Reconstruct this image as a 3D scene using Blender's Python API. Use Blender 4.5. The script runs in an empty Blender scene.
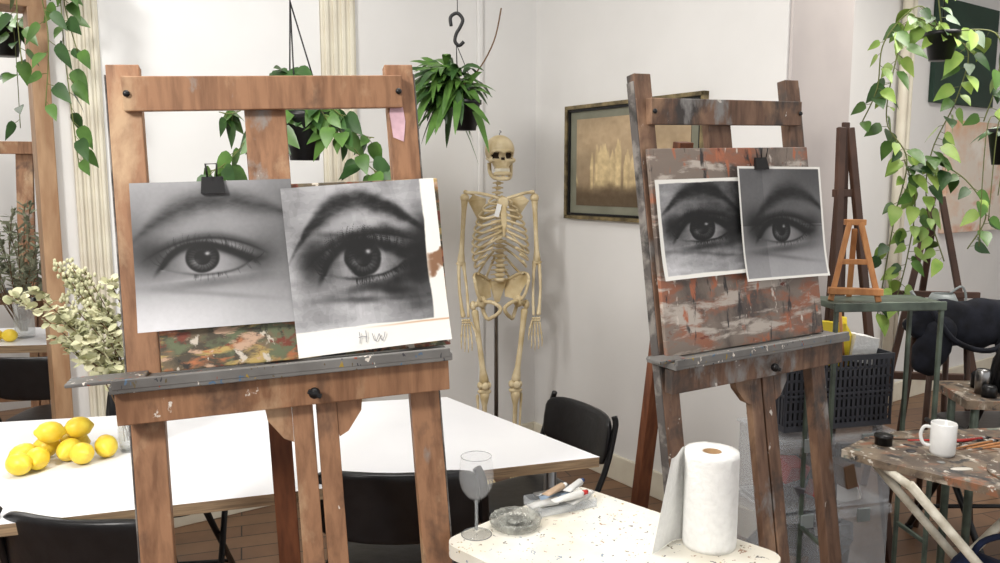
import bpy, math, random
import numpy as np
from mathutils import Vector, Matrix, Euler
random.seed(3)
rnd=random.random
def U(a,b): return a+(b-a)*rnd()
V=Vector
sc=bpy.context.scene
sc.view_settings.view_transform='Standard'
sc.view_settings.exposure=-.02
# ------------------------------------------------------------------ materials
def lin(c): return tuple((x/12.92 if x<=.04045 else ((x+.055)/1.055)**2.4) for x in c)
def newmat(name):
    m=bpy.data.materials.new(name); m.use_nodes=True
    return m,m.node_tree.nodes,m.node_tree.links,m.node_tree.nodes['Principled BSDF']
def M(name,col,rough=.5,metal=0,col2=None,scale=8,stretch=(1,1,1),bump=0,trans=0,ior=1.45,alpha=1,lo=.35,hi=.65,detail=4):
    m,N,L,b=newmat(name)
    c=lin(col); c2=lin(col2) if col2 else tuple(x*.85 for x in c)
    tc=N.new('ShaderNodeTexCoord'); mp=N.new('ShaderNodeMapping'); mp.inputs['Scale'].default_value=stretch
    nz=N.new('ShaderNodeTexNoise'); nz.inputs['Scale'].default_value=scale; nz.inputs['Detail'].default_value=detail
    cr=N.new('ShaderNodeValToRGB'); cr.color_ramp.elements[0].position=lo; cr.color_ramp.elements[1].position=hi
    cr.color_ramp.elements[0].color=(*c,1); cr.color_ramp.elements[1].color=(*c2,1)
    L.new(tc.outputs['Object'],mp.inputs[0]); L.new(mp.outputs[0],nz.inputs['Vector']); L.new(nz.outputs['Fac'],cr.inputs[0]); L.new(cr.outputs[0],b.inputs['Base Color'])
    b.inputs['Roughness'].default_value=rough; b.inputs['Metallic'].default_value=metal
    b.inputs['Transmission Weight'].default_value=trans; b.inputs['IOR'].default_value=ior; b.inputs['Alpha'].default_value=alpha
    if bump:
        bp=N.new('ShaderNodeBump'); bp.inputs['Strength'].default_value=bump; bp.inputs['Distance'].default_value=.01
        L.new(nz.outputs['Fac'],bp.inputs['Height']); L.new(bp.outputs[0],b.inputs['Normal'])
    return m
def layers(name,base,lays,rough=.6,bump=.2):
    """stack of paint layers; each (colour, scale, stretch, lo, hi)"""
    m,N,L,b=newmat(name); tc=N.new('ShaderNodeTexCoord')
    rgbn=N.new('ShaderNodeRGB'); rgbn.outputs[0].default_value=(*lin(base),1); prev=rgbn.outputs[0]; last=None
    for i,(c,s,st,lo,hi) in enumerate(lays):
        mp=N.new('ShaderNodeMapping'); mp.inputs['Scale'].default_value=st; mp.inputs['Location'].default_value=(3.7*i,1.3*i,5.1*i)
        nz=N.new('ShaderNodeTexNoise'); nz.inputs['Scale'].default_value=s; nz.inputs['Detail'].default_value=7; nz.inputs['Roughness'].default_value=.6; nz.inputs['Distortion'].default_value=.25
        cr=N.new('ShaderNodeValToRGB'); cr.color_ramp.elements[0].position=lo; cr.color_ramp.elements[1].position=hi
        mx=N.new('ShaderNodeMixRGB'); mx.inputs[2].default_value=(*lin(c),1)
        L.new(tc.outputs['Object'],mp.inputs[0]); L.new(mp.outputs[0],nz.inputs['Vector']); L.new(nz.outputs['Fac'],cr.inputs[0]); L.new(cr.outputs[0],mx.inputs[0]); L.new(prev,mx.inputs[1]); prev=mx.outputs[0]; last=nz
    L.new(prev,b.inputs['Base Color']); b.inputs['Roughness'].default_value=rough
    bp=N.new('ShaderNodeBump'); bp.inputs['Strength'].default_value=bump; bp.inputs['Distance'].default_value=.004
    L.new(last.outputs['Fac'],bp.inputs['Height']); L.new(bp.outputs[0],b.inputs['Normal'])
    return m
def splat_mat(name,base,col2,scale=35,thr=.22,rough=.5,dirt=(.8,.78,.74),amt=.5):
    """base paint with dirt plus random coloured paint specks"""
    m,N,L,b=newmat(name)
    tc=N.new('ShaderNodeTexCoord')
    nz=N.new('ShaderNodeTexNoise'); nz.inputs['Scale'].default_value=6; nz.inputs['Detail'].default_value=8
    cr=N.new('ShaderNodeValToRGB'); cr.color_ramp.elements[0].position=.4; cr.color_ramp.elements[1].position=.7
    cr.color_ramp.elements[0].color=(*lin(base),1); cr.color_ramp.elements[1].color=(*lin(dirt),1)
    L.new(tc.outputs['Object'],nz.inputs['Vector']); L.new(nz.outputs['Fac'],cr.inputs[0])
    vo=N.new('ShaderNodeTexVoronoi'); vo.inputs['Scale'].default_value=scale
    n2=N.new('ShaderNodeTexNoise'); n2.inputs['Scale'].default_value=scale*.8
    ad=N.new('ShaderNodeMixRGB'); ad.inputs[0].default_value=.06
    L.new(tc.outputs['Object'],ad.inputs[1]); L.new(n2.outputs['Color'],ad.inputs[2]); L.new(ad.outputs[0],vo.inputs['Vector'])
    lt=N.new('ShaderNodeMath'); lt.operation='LESS_THAN'; lt.inputs[1].default_value=thr; L.new(vo.outputs['Distance'],lt.inputs[0])
    sep=N.new('ShaderNodeSeparateColor'); L.new(vo.outputs['Color'],sep.inputs[0])
    g=N.new('ShaderNodeMath'); g.operation='GREATER_THAN'; g.inputs[1].default_value=1-amt; L.new(sep.outputs[0],g.inputs[0])
    mu=N.new('ShaderNodeMath'); mu.operation='MULTIPLY'; L.new(lt.outputs[0],mu.inputs[0]); L.new(g.outputs[0],mu.inputs[1])
    c3=N.new('ShaderNodeValToRGB'); e=c3.color_ramp.elements; c3.color_ramp.interpolation='CONSTANT'
    cols=col2
    while len(e)<len(cols): e.new(.5)
    for i,c in enumerate(cols): e[i].position=i/len(cols); e[i].color=(*lin(c),1)
    L.new(sep.outputs[1],c3.inputs[0])
    mx=N.new('ShaderNodeMixRGB'); L.new(mu.outputs[0],mx.inputs[0]); L.new(cr.outputs[0],mx.inputs[1]); L.new(c3.outputs[0],mx.inputs[2])
    L.new(mx.outputs[0],b.inputs['Base Color']); b.inputs['Roughness'].default_value=rough
    return m
PC=[(.2,.2,.22),(.55,.25,.15),(.35,.3,.2),(.85,.82,.78),(.3,.4,.5),(.6,.5,.2)]
wall_m=M('wall_plaster',(.880,.876,.868),.75,col2=(.862,.858,.85),scale=2.5,bump=.05)
pier_m=M('pier_shade_tone',(.78,.75,.735),.7,col2=(.74,.71,.70),scale=4,bump=.05)  # pinkish shade of the pier end, put into the colour
wallw_m=M('wall_white_panel',(.925,.925,.922),.6,col2=(.90,.90,.895),scale=1.5)
trim_m=M('trim_cream',(.88,.86,.79),.5,col2=(.83,.80,.73),scale=6)
ceil_m=M('ceiling_paint',(.93,.93,.92),.8)
WG=(9,9,1.0)
wood_m=layers('easel_wood',(.60,.44,.32),[((.46,.32,.22),5,WG,.42,.68),((.72,.60,.47),4,(2,2,1),.54,.68),((.31,.23,.18),5,(1.5,1.5,1),.56,.70),((.56,.53,.50),9,(1,1,.6),.63,.70),((.85,.82,.78),18,(1,1,.7),.68,.70)],.6,.25)
wood_dk=layers('easel_wood_dark',(.46,.35,.28),[((.33,.24,.18),5,WG,.42,.66),((.60,.48,.38),4,(2,2,1),.54,.70),((.23,.21,.20),6,(1.5,1.5,1),.50,.64),((.52,.51,.50),8,(1,1,.5),.58,.66),((.80,.78,.75),24,(1,1,.7),.66,.69)],.6,.25)
wood_red=M('wood_red',(.46,.28,.18),.5,col2=(.35,.20,.13),scale=10,stretch=(6,6,1))
wood_edge=layers('post_grey_edge',(.33,.31,.30),[((.50,.48,.46),14,(1,1,1),.5,.6),((.18,.17,.16),10,(1,1,1),.55,.65)])
pine_m=M('pine',(.76,.54,.34),.5,col2=(.66,.44,.26),scale=8,stretch=(6,6,1))
traytop=splat_mat('tray_dirty',(.48,.475,.465),PC,scale=60,thr=.3,dirt=(.32,.31,.30))
frame_wood=M('door_wood',(.70,.57,.44),.5,col2=(.60,.46,.34),scale=6,stretch=(5,5,1))
dark_brown=M('dark_brown_wood',(.33,.23,.18),.5,col2=(.25,.17,.13),scale=8)
tabletop=M('table_white',(.93,.935,.945),.28,col2=(.91,.915,.93),scale=3)
tableedge=M('table_ply_edge',(.66,.56,.44),.6,col2=(.5,.42,.33),scale=10,stretch=(1,1,20))
black=M('black_plastic',(.07,.07,.08),.4,col2=(.05,.05,.055))
blackv=M('black_vinyl',(.09,.09,.10),.35,col2=(.06,.06,.07),scale=30,bump=.1)
metal=M('steel',(.6,.6,.6),.3,1)
metal_g=M('greenish_metal',(.38,.43,.38),.45,.3,col2=(.28,.31,.28),scale=15)
white_metal=M('cream_metal',(.85,.83,.77),.4,col2=(.7,.67,.6),scale=20)
bone=M('bone',(.88,.82,.68),.5,col2=(.76,.68,.51),scale=14,bump=.1)
bone_dk=M('socket_shade',(.22,.17,.12),.8)  # shade inside eye sockets and nose hole, painted as dark brown
teeth_m=M('teeth',(.95,.93,.86),.3)
green1=M('leaf_green',(.34,.48,.22),.35,col2=(.24,.37,.15),scale=12)
green2=M('leaf_dark_green',(.22,.35,.17),.4,col2=(.15,.26,.12),scale=12)
green3=M('leaf_light_green',(.62,.72,.36),.4,col2=(.46,.60,.26),scale=9)
stem_m=M('stem',(.42,.45,.24),.6)
brownstem=M('brown_stem',(.4,.3,.2),.7)
dried=M('dried_leaf',(.82,.81,.68),.8,col2=(.68,.69,.54),scale=20)
driedg=M('dried_grey_green',(.62,.63,.54),.8,col2=(.46,.49,.40),scale=20)
lemon_m=M('lemon',(.95,.85,.30),.4,col2=(.90,.76,.20),scale=30,bump=.15)
glass=M('clear_glass',(.93,.95,.95),.03,alpha=.18,col2=(.93,.95,.95))
glass_d=M('cut_glass',(.74,.75,.72),.08,alpha=.5,col2=(.5,.5,.48),scale=40)
plastic_c=M('clear_plastic',(.90,.92,.94),.2,alpha=.22,col2=(.86,.88,.90))
paper_w=M('paper_white',(.93,.93,.92),.9,col2=(.90,.90,.89),scale=70,bump=.35)
sidetop=splat_mat('white_table_splattered',(.91,.90,.86),[(.45,.42,.42),(.62,.50,.42),(.55,.5,.42),(.35,.33,.33),(.55,.6,.66),(.7,.62,.45)],scale=50,thr=.24,dirt=(.82,.79,.72),amt=.6)
palm=layers('palette_board',(.50,.44,.37),[((.34,.29,.25),7,(1,1,1),.44,.58),((.72,.68,.62),10,(1.5,1,1),.54,.62),((.55,.38,.28),12,(1,1.6,1),.55,.62),((.20,.19,.19),14,(1,1,1),.56,.62),((.85,.83,.79),24,(1.4,1,1),.62,.66),((.42,.46,.42),18,(1,1,1),.62,.67)],.5,.5)
mug_m=M('mug_white',(.94,.94,.93),.2)
grey_basket=M('basket_grey',(.27,.28,.31),.5,col2=(.22,.23,.26))
cloth=M('dark_cloth',(.13,.14,.18),.95,col2=(.07,.075,.10),scale=20,bump=.4)
navy=M('navy_cloth',(.12,.17,.30),.95,col2=(.08,.11,.2),scale=12,bump=.5)
yellow=M('yellow_plastic',(.93,.83,.2),.4)
red=M('red_plastic',(.70,.16,.14),.4)
blue=M('blue_plastic',(.2,.3,.5),.4)
pinkp=M('pink_paint',(.84,.70,.74),.5,col2=(.72,.58,.62),scale=30)
goldm=M('frame_gold',(.58,.52,.38),.4,.4,col2=(.35,.31,.23),scale=20)
matb=M('picture_mat',(.50,.50,.44),.8,col2=(.45,.45,.39))
greyp=M('grey_enamel',(.6,.63,.63),.4)
soil=M('soil',(.15,.1,.07),.9)
abstract=layers('abstract_scraped_paint',(.50,.45,.41),[((.33,.29,.27),5,(1.5,1,1),.46,.60),((.58,.38,.29),7,(1,1,2.2),.50,.60),((.72,.68,.64),9,(.7,1,2.5),.54,.62),((.68,.41,.29),12,(2.2,1,.8),.60,.66),((.20,.18,.18),11,(2.5,1,.6),.60,.66),((.80,.76,.72),18,(2,1,.7),.64,.68),((.45,.22,.16),16,(1,1,1.5),.66,.70)],.55,.6)
fiery=layers('palette_smeared',(.46,.40,.31),[((.30,.27,.22),9,(1,1,1.6),.46,.56),((.40,.43,.32),11,(1,1,1.3),.50,.58),((.72,.62,.38),13,(.7,1,2.2),.53,.60),((.70,.44,.29),14,(.7,1,2.0),.53,.60),((.76,.63,.53),17,(.8,1,2.0),.56,.62),((.48,.24,.18),16,(1,1,1.3),.59,.64),((.18,.17,.16),15,(1,1,1.2),.58,.63),((.80,.76,.70),26,(1,1,1),.62,.66)],.5,.5)
orangeart=layers('orange_art',(.88,.84,.79),[((.86,.66,.50),1.6,(1,1,1),.46,.62),((.82,.55,.40),3,(1,1,1.6),.55,.70),((.93,.90,.86),4,(1,1,1),.56,.70)])
greenart=M('green_canvas',(.13,.24,.19),.6,col2=(.10,.19,.15),scale=3)
def floor_mat():
    m,N,L,b=newmat('floor_boards')
    tc=N.new('ShaderNodeTexCoord'); mp=N.new('ShaderNodeMapping'); mp.inputs['Rotation'].default_value=(0,0,.3)
    br=N.new('ShaderNodeTexBrick'); br.inputs['Scale'].default_value=1; br.inputs['Brick Width'].default_value=1.6; br.inputs['Row Height'].default_value=.11
    br.inputs['Mortar Size'].default_value=.003; br.inputs['Color1'].default_value=(*lin((.55,.42,.31)),1); br.inputs['Color2'].default_value=(*lin((.47,.34,.25)),1); br.inputs['Mortar'].default_value=(.02,.015,.01,1)
    nz=N.new('ShaderNodeTexNoise'); nz.inputs['Scale'].default_value=9; nz.inputs['Detail'].default_value=6
    mx=N.new('ShaderNodeMixRGB'); mx.blend_type='MULTIPLY'; mx.inputs[0].default_value=.5
    L.new(tc.outputs['Object'],mp.inputs[0]); L.new(mp.outputs[0],br.inputs['Vector']); L.new(tc.outputs['Object'],nz.inputs['Vector'])
    L.new(br.outputs['Color'],mx.inputs[1]); L.new(nz.outputs['Fac'],mx.inputs[2]); L.new(mx.outputs[0],b.inputs['Base Color']); b.inputs['Roughness'].default_value=.45
    return m
floor_m=floor_mat()
art_m,N_,L_,b_=newmat('drawing_pigment')
at=N_.new('ShaderNodeVertexColor'); at.layer_name='Col'; L_.new(at.outputs[0],b_.inputs['Base Color']); b_.inputs['Roughness'].default_value=.6
# ------------------------------------------------------------------ mesh builder
class MB:
    def __init__(s): s.v=[];s.f=[];s.m=[];s.s=[]
    def add(s,vs,fs,mat=0,smooth=False):
        o=len(s.v); s.v+= [tuple(x) for x in vs]
        for f in fs: s.f.append(tuple(i+o for i in f)); s.m.append(mat); s.s.append(smooth)
    def box(s,c,size,mat=0,rot=None):
        c=V(c); R=Euler(rot).to_matrix() if rot is not None and not isinstance(rot,Matrix) else (rot or Matrix.Identity(3))
        vs=[c+R@V((x*size[0]/2,y*size[1]/2,z*size[2]/2)) for x in(-1,1) for y in(-1,1) for z in(-1,1)]
        s.add(vs,[(0,1,3,2),(4,6,7,5),(0,4,5,1),(2,3,7,6),(0,2,6,4),(1,5,7,3)],mat)
    def beam(s,p0,p1,w,t,mat=0,wd=(1,0,0)):
        p0=V(p0);p1=V(p1); d=(p1-p0); L=d.length; d.normalize(); a=V(wd); a=(a-d*a.dot(d)).normalized(); b=d.cross(a)
        R=Matrix((a,b,d)).transposed(); s.box((p0+p1)/2,(w,t,L),mat,R)
    def tube(s,pts,r,mat=0,n=8,closed=False):
        pts=[V(p) for p in pts]; k=len(pts)
        if not hasattr(r,'__len__'): r=[r]*k
        vs=[];fs=[]; nrm=None
        for i,p in enumerate(pts):
            if closed: t=(pts[(i+1)%k]-pts[i-1])
            else: t=(pts[min(i+1,k-1)]-pts[max(i-1,0)])
            t.normalize()
            if nrm is None:
                nrm=V((0,0,1)) if abs(t.z)<.9 else V((1,0,0))
            nrm=(nrm-t*nrm.dot(t)); 
            if nrm.length<1e-6: nrm=t.orthogonal()
            nrm.normalize(); b=t.cross(nrm)
            for j in range(n):
                a=2*math.pi*j/n; vs.append(p+(nrm*math.cos(a)+b*math.sin(a))*r[i])
        K=k if closed else k-1
        for i in range(K):
            for j in range(n):
                i2=(i+1)%k
                fs.append((i*n+j,i*n+(j+1)%n,i2*n+(j+1)%n,i2*n+j))
        if not closed:
            fs.append(tuple(range(n-1,-1,-1))); fs.append(tuple((k-1)*n+j for j in range(n)))
        s.add(vs,fs,mat,True)
    def bone(s,p,q,r0,rm,r1,mat=0,bow=None,n=8):
        p=V(p);q=V(q); T=[0,.03,.09,.2,.5,.8,.91,.97,1]; R=[r0*.6,r0,r0*.9,rm*1.15,rm,rm*1.15,r1*.9,r1,r1*.6]
        pts=[p.lerp(q,t)+(V(bow)*math.sin(math.pi*t) if bow else V((0,0,0))) for t in T]
        s.tube(pts,R,mat,n)
    def lathe(s,prof,c=(0,0,0),mat=0,n=28,R=None,smooth=True,flute=None):
        c=V(c); vs=[];fs=[]; k=len(prof)
        for (r,z) in prof:
            for j in range(n):
                a=2*math.pi*j/n; rr_=r*(1+flute[0]*math.cos(flute[1]*a)) if flute else r
                p=V((rr_*math.cos(a),rr_*math.sin(a),z)); vs.append(c+(R@p if R else p))
        for i in range(k-1):
            for j in range(n): fs.append((i*n+j,i*n+(j+1)%n,(i+1)*n+(j+1)%n,(i+1)*n+j))
        if prof[0][0]>1e-5: fs.append(tuple(range(n-1,-1,-1)))
        if prof[-1][0]>1e-5: fs.append(tuple((k-1)*n+j for j in range(n)))
        s.add(vs,fs,mat,smooth)
    def sup(s,c,r,e=1,mat=0,rot=None,nu=20,nv=12,fn=None):
        """super-ellipsoid; e<1 boxy"""
        c=V(c); R=Euler(rot).to_matrix() if rot is not None and not isinstance(rot,Matrix) else (rot or Matrix.Identity(3))
        sp=lambda x:math.copysign(abs(x)**e,x)
        vs=[];fs=[]
        for i in range(nv+1):
            ph=-math.pi/2+math.pi*i/nv
            for j in range(nu):
                th=2*math.pi*j/nu
                p=V((r[0]*sp(math.cos(ph))*sp(math.cos(th)),r[1]*sp(math.cos(ph))*sp(math.sin(th)),r[2]*sp(math.sin(ph))))
                if fn: p=fn(p)
                vs.append(c+R@p)
        for i in range(nv):
            for j in range(nu): fs.append((i*nu+j,i*nu+(j+1)%nu,(i+1)*nu+(j+1)%nu,(i+1)*nu+j))
        s.add(vs,fs,mat,True)
    def prism(s,pts,z0,z1,mat=0,fn=None,mat_side=None):
        n=len(pts); f=fn or (lambda x,y,z:(x,y,z))
        vs=[f(x,y,z0) for x,y in pts]+[f(x,y,z1) for x,y in pts]
        s.add(vs,[tuple(range(n-1,-1,-1)),tuple(range(n,2*n))],mat)
        s.add(vs,[(i,(i+1)%n,n+(i+1)%n,n+i) for i in range(n)],mat if mat_side is None else mat_side)
    def leaf(s,base,d,n,L,W,kind='heart',mat=0,droop=.3,fold=.2):
        P={'heart':[(0,.35),(.05,.75),(.25,1),(.45,.95),(.7,.6),(.88,.25),(1,.02)],
           'strap':[(0,.3),(.15,.6),(.35,.95),(.55,1),(.75,.8),(.9,.45),(1,.03)],
           'round':[(0,.15),(.2,.8),(.5,1),(.8,.75),(1,.15)]}[kind]
        base=V(base); d=V(d).normalized(); n=V(n); n=(n-d*n.dot(d)); 
        if n.length<1e-4: n=d.orthogonal()
        n.normalize(); sd=d.cross(n); vs=[];fs=[]
        for t,w in P:
            c=base+d*L*t-V((0,0,1))*droop*L*t*t
            vs+=[c+sd*w*W/2+n*fold*w*W/2,c,c-sd*w*W/2+n*fold*w*W/2]
        for i in range(len(P)-1):
            a=3*i; fs+=[(a,a+1,a+4,a+3),(a+1,a+2,a+5,a+4)]
        s.add(vs,fs,mat,True)
    def obj(s,name,mats,mtx=None,bevel=0,parent=None):
        me=bpy.data.meshes.new(name); me.from_pydata(s.v,[],s.f)
        for m in mats: me.materials.append(m)
        me.polygons.foreach_set('material_index',s.m); me.polygons.foreach_set('use_smooth',s.s); me.update()
        o=bpy.data.objects.new(name,me); sc.collection.objects.link(o)
        if mtx is not None: o.matrix_world=mtx
        if parent: o.parent=parent
        if bevel:
            b=o.modifiers.new('bevel','BEVEL'); b.width=bevel; b.segments=2; b.limit_method='ANGLE'; b.angle_limit=math.radians(50)
        return o
def T(x,y,z=0,yaw=0): return Matrix.Translation((x,y,z))@Matrix.Rotation(math.radians(yaw),4,'Z')
def smoothpath(pts,n=6):
    pts=[V(p) for p in pts]; out=[]
    for i in range(len(pts)-1):
        p0=pts[max(i-1,0)];p1=pts[i];p2=pts[i+1];p3=pts[min(i+2,len(pts)-1)]
        for k in range(n):
            t=k/n; out.append(.5*((2*p1)+(-p0+p2)*t+(2*p0-5*p1+4*p2-p3)*t*t+(-p0+3*p1-3*p2+p3)*t**3))
    out.append(pts[-1]); return out
# ------------------------------------------------------------------ room (frame rotated to the room axes)
R=T(.195,4.45,0,34.84)
def rbox(name,x0,x1,y0,y1,z0,z1,mat,bevel=0):
    mb=MB(); mb.box(((x0+x1)/2,(y0+y1)/2,(z0+z1)/2),(x1-x0,y1-y0,z1-z0)); return mb.obj(name,[mat],R,bevel)
H=3.1
mb=MB(); mb.box((-.45,-1.7,-.05),(10.1,8.6,.1)); mb.obj('floor',[floor_m],R)
mb=MB(); mb.box((-.45,-1.7,H+.05),(10.1,8.6,.1)); mb.obj('ceiling',[ceil_m],R)
mb=MB()
mb.box((-1.164,.06,H/2),(2.328,.12,H)); mb.box((-2.86,.06,(2.2+H)/2),(1.065,.12,H-2.2)); mb.box((-4.44,.06,H/2),(2.1,.12,H))
mb.obj('wall_left',[wall_m],R)
rbox('wall_right',0,.4,-1.584,.12,0,H,wall_m,.004)
rbox('pier_shade_slab',0.01,.41,-1.60,-1.584,0,H,pier_m,.004)  # thin slab added over the pier end to carry its darker shade
rbox('wall_far_right',.4,4.6,-.7,-.58,0,H,wall_m)
rbox('wall_side_right',4.5,4.6,-6,-.7,0,H,wall_m)
rbox('wall_side_left',-5.5,-5.4,-6,2.6,0,H,wall_m)
rbox('wall_annex_back',-5.5,.1,2.5,2.6,0,H,wall_m)
rbox('wall_annex_side',.0,.1,.12,2.5,0,H,wall_m)
rbox('baseboard_right',-.018,0,-1.584,-.0,0,.13,trim_m,.004)
rbox('baseboard_left',-2.15,-.018,-.018,0,0,.13,trim_m,.004)
rbox('baseboard_far_right',.4,4.5,-.72,-.7,0,.13,trim_m,.004)
def pil(name,xa,xb):
    mb=MB(); w=xb-xa; c=(xa+xb)/2
    mb.box((c,-.012,H/2),(w,.024,H))
    for k in range(4): mb.box((xa+w*(.14+.24*k),-.029,H/2),(w*.12,.012,H))
    mb.obj(name,[trim_m],R,.004)
pil('trim_1',-1.236,-1.068); pil('trim_2',-2.266,-2.151)
rbox('trim_3',-.385,-.355,-.02,0,.13,H,wall_m,.006)
rbox('trim_4',-2.15,-1.237,-.012,0,.9,H,wallw_m,.003)
mb=MB(); mb.box((-2.36,.045,1.07),(.062,.17,2.14)); mb.box((-3.36,.045,1.07),(.062,.17,2.14)); mb.box((-2.86,.045,2.17),(1.07,.17,.07)); mb.obj('door_1',[frame_wood],R,.004)
mb=MB(); mb.tube([(2.35,-.75,0),(2.35,-.75,H)],.03,0,12); mb.tube([(2.45,-.74,0),(2.45,-.74,H)],.015,0,10); mb.obj('wall_pipe',[trim_m],R)
# ------------------------------------------------------------------ eye drawings
def fbm(n,seed,base=4,octs=5,ax=1,ay=1):
    rg=np.random.RandomState(seed); out=np.zeros((n,n)); amp=1;tot=0
    for o in range(octs):
        kx=max(2,int(base*2**o*ax)); ky=max(2,int(base*2**o*ay)); g=rg.rand(ky+2,kx+2)
        x=np.linspace(0,kx,n);y=np.linspace(0,ky,n); xi=x.astype(int);yi=y.astype(int); xf=x-xi;yf=y-yi; xf=xf*xf*(3-2*xf);yf=yf*yf*(3-2*yf)
        a=g[yi][:,xi];b=g[yi][:,xi+1];c=g[yi+1][:,xi];d=g[yi+1][:,xi+1]
        out+=amp*((a*(1-xf)+b*xf)*(1-yf)[:,None]+(c*(1-xf)+d*xf)*yf[:,None]); tot+=amp; amp*=.55
    return out/tot
def S(a,b,x):
    t=np.clip((x-a)/(b-a),0,1); return t*t*(3-2*t)
def mixk(img,k,v): k=np.clip(k,0,1); return img*(1-k)+v*k
def eye(n,seed,cx,cy,hw,hu,hl,ir,brow,bth,bval,bsoft,bg,dark=1,paint=0,lash=.5,sclera=.62,look=0,tilt=.03,peak=.20):
    """dark scales every tone; brow = list of points (u,v) for the ridge line"""
    vv,uu=np.mgrid[0:n,0:n]/(n-1.)
    n1=fbm(n,seed,4,5);n2=fbm(n,seed+1,4,5);n3=fbm(n,seed+2,50,3); n4=fbm(n,seed+3,12,4)
    u=uu+(.010+.028*paint)*(n1-.5)+.014*paint*(n4-.5); v=vv+(.010+.028*paint)*(n2-.5)-.014*paint*(n4-.5)
    img=bg(u,v)
    x=(u-cx)/hw; y=v-cy+tilt*x
    xa=np.clip(np.abs(x+peak*(1-np.clip(x*x,0,1))),0,1.3)
    lu=-hu*(1-xa**2.3); ll=hl*(1-np.clip(np.abs(x-.18*(1-np.clip(x*x,0,1))),0,1.3)**2.2)
    bx_=np.array([b[0] for b in brow]); by_=np.array([b[1] for b in brow]); cf=np.polyfit(bx_,by_,3 if len(bx_)>3 else 2); yb=np.polyval(cf,np.clip(u,bx_[0]-.05,bx_[-1]+.05))
    # socket shadow ring all round the eye, then local hollows
    img-=.13*dark*np.exp(-((x/1.35)**2+((y+.04)/.19)**2))
    img-=.20*dark*np.exp(-((x+1.05)/.42)**2-((v-(cy-.07))/.13)**2)
    img-=.17*dark*np.exp(-((x-1.15)/.40)**2-((y+.01)/.12)**2)
    img+=.05*np.exp(-((x-.35)/.5)**2-((v-(yb+.080))/.022)**2)
    img-=.13*dark*np.exp(-((x)/1.1)**2-((y-hl-.060)/.035)**2)
    img+=.08*np.exp(-((x)/.9)**2-((y-hl-.018)/.011)**2)
    img-=.08*dark*np.exp(-((x-.2)/1.2)**2-((y-hl-.13-.06*x)/.018)**2)
    win=S(1.45,.9,np.abs(x))
    yc=-(hu+.040)*(1-.42*np.clip(x+.1,-1.4,1.4)**2)
    img=mixk(img,.50*dark*np.exp(-((y-yc+.010)/.030)**2)*win,.09)
    img=mixk(img,.55*dark*np.exp(-((y-yc)/.009)**2)*win,.04)
    img+=.06*np.exp(-((y-(lu*.45+yc*.55))/.011)**2)*S(1.0,.5,np.abs(x))
    ins=S(-.007,.005,y-lu)*S(.007,-.005,y-ll)*S(1.03,.95,np.abs(x))
    scl=sclera-.34*np.clip(np.abs(x),0,1)**1.6-.42*np.exp(-((y-lu)/.036)**2)-.04*dark
    ex=u-cx-look*hw; ey=v-(cy-hu*.34-tilt*look); rr=np.sqrt(ex**2+ey**2); th=np.arctan2(ey,ex)
    irv=.15+.03*np.sin(th*23+n4*14)+.13*np.exp(-((ey-ir*.5)/(ir*.4))**2)*S(ir,.5*ir,rr)-.08*(dark-.7)
    irv=irv-.12*S(ir*.72,ir*.98,rr); irv=mixk(irv,S(ir*.54,ir*.42,rr),.025); irv-=.12*np.exp(-((y-lu)/.035)**2)
    eyev=mixk(scl,S(ir*1.10,ir*.92,rr),np.clip(irv,.03,1))
    eyev+=.60*np.exp(-(((ex-ir*.30)/(ir*.15))**2+((ey+ir*.28)/(ir*.13))**2))+.16*np.exp(-(((ex+ir*.4)/(ir*.3))**2+((ey-ir*.25)/(ir*.2))**2))
    img=mixk(img,ins,eyev)
    img+=.10*np.exp(-((x+.93)/.06)**2-((y-.006)/.012)**2)
    lt=.010+.010*dark
    img=mixk(img,np.exp(-((y-lu+.005)/lt)**2)*S(1.2,.9,np.abs(x))*min(.98,.60+.36*dark),.03)
    img=mixk(img,np.exp(-((y-lu-.004)/.02)**2)*S(1.1,.8,np.abs(x))*.40,.05)
    img=mixk(img,(.42*dark)*np.exp(-((y-ll)/.010)**2)*S(1.1,.7,np.abs(x))*S(-1.0,0,x),.07)
    img=mixk(img,.60*dark*np.exp(-(((x-1.08)/.18)**2+((y+.0)/.024)**2)),.05)
    rg=np.random.RandomState(seed+7)
    for i in range(int(80*lash)):
        t=rg.uniform(-1.0,1.10); bx=cx+t*hw; tt=abs(t+peak*(1-min(t*t,1))); by=cy-tilt*t-hu*(1-min(tt,1)**2.3)
        L=rg.uniform(.03,.065)*(.75+.55*dark); a=-math.pi/2+t*1.15-.05+rg.uniform(-.2,.2)
        for s_ in np.linspace(0,1,9):
            a2=a-.7*s_*(1 if t>0 else -1)*.6
            px=bx+L*s_*math.cos(a2); py=by+L*s_*math.sin(a2)
            w=.0042*(1-s_*.55); img=mixk(img,np.exp(-((u-px)**2+(v-py)**2)/w**2)*.48*dark,.03)
    for i in range(int(34*lash)):
        t=rg.uniform(-.3,1.05); bx=cx+t*hw; by=cy-tilt*t+hl*(1-min(abs(t-.12),1)**2.2); a=math.pi/2-t*.7+rg.uniform(-.15,.15); L=rg.uniform(.015,.045)
        for s_ in np.linspace(0,1,6):
            px=bx+L*s_*math.cos(a); py=by+L*s_*math.sin(a); img=mixk(img,np.exp(-((u-px)**2+(v-py)**2)/.003**2)*.28*dark,.05)
    thk=bth*(.30+.9*S(bx_[0]-.05,bx_[0]+.28,u))*(.30+.7*S(bx_[-1]+.02,bx_[-1]-.4,u))
    strokes=fbm(n,seed+5,34,3,.5,1.3)
    k=np.exp(-np.abs((v-yb)/thk)**bsoft)*S(bx_[0]-.08,bx_[0]+.10,u)*S(bx_[-1]+.06,bx_[-1]-.10,u)*(.70+.45*strokes)
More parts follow.
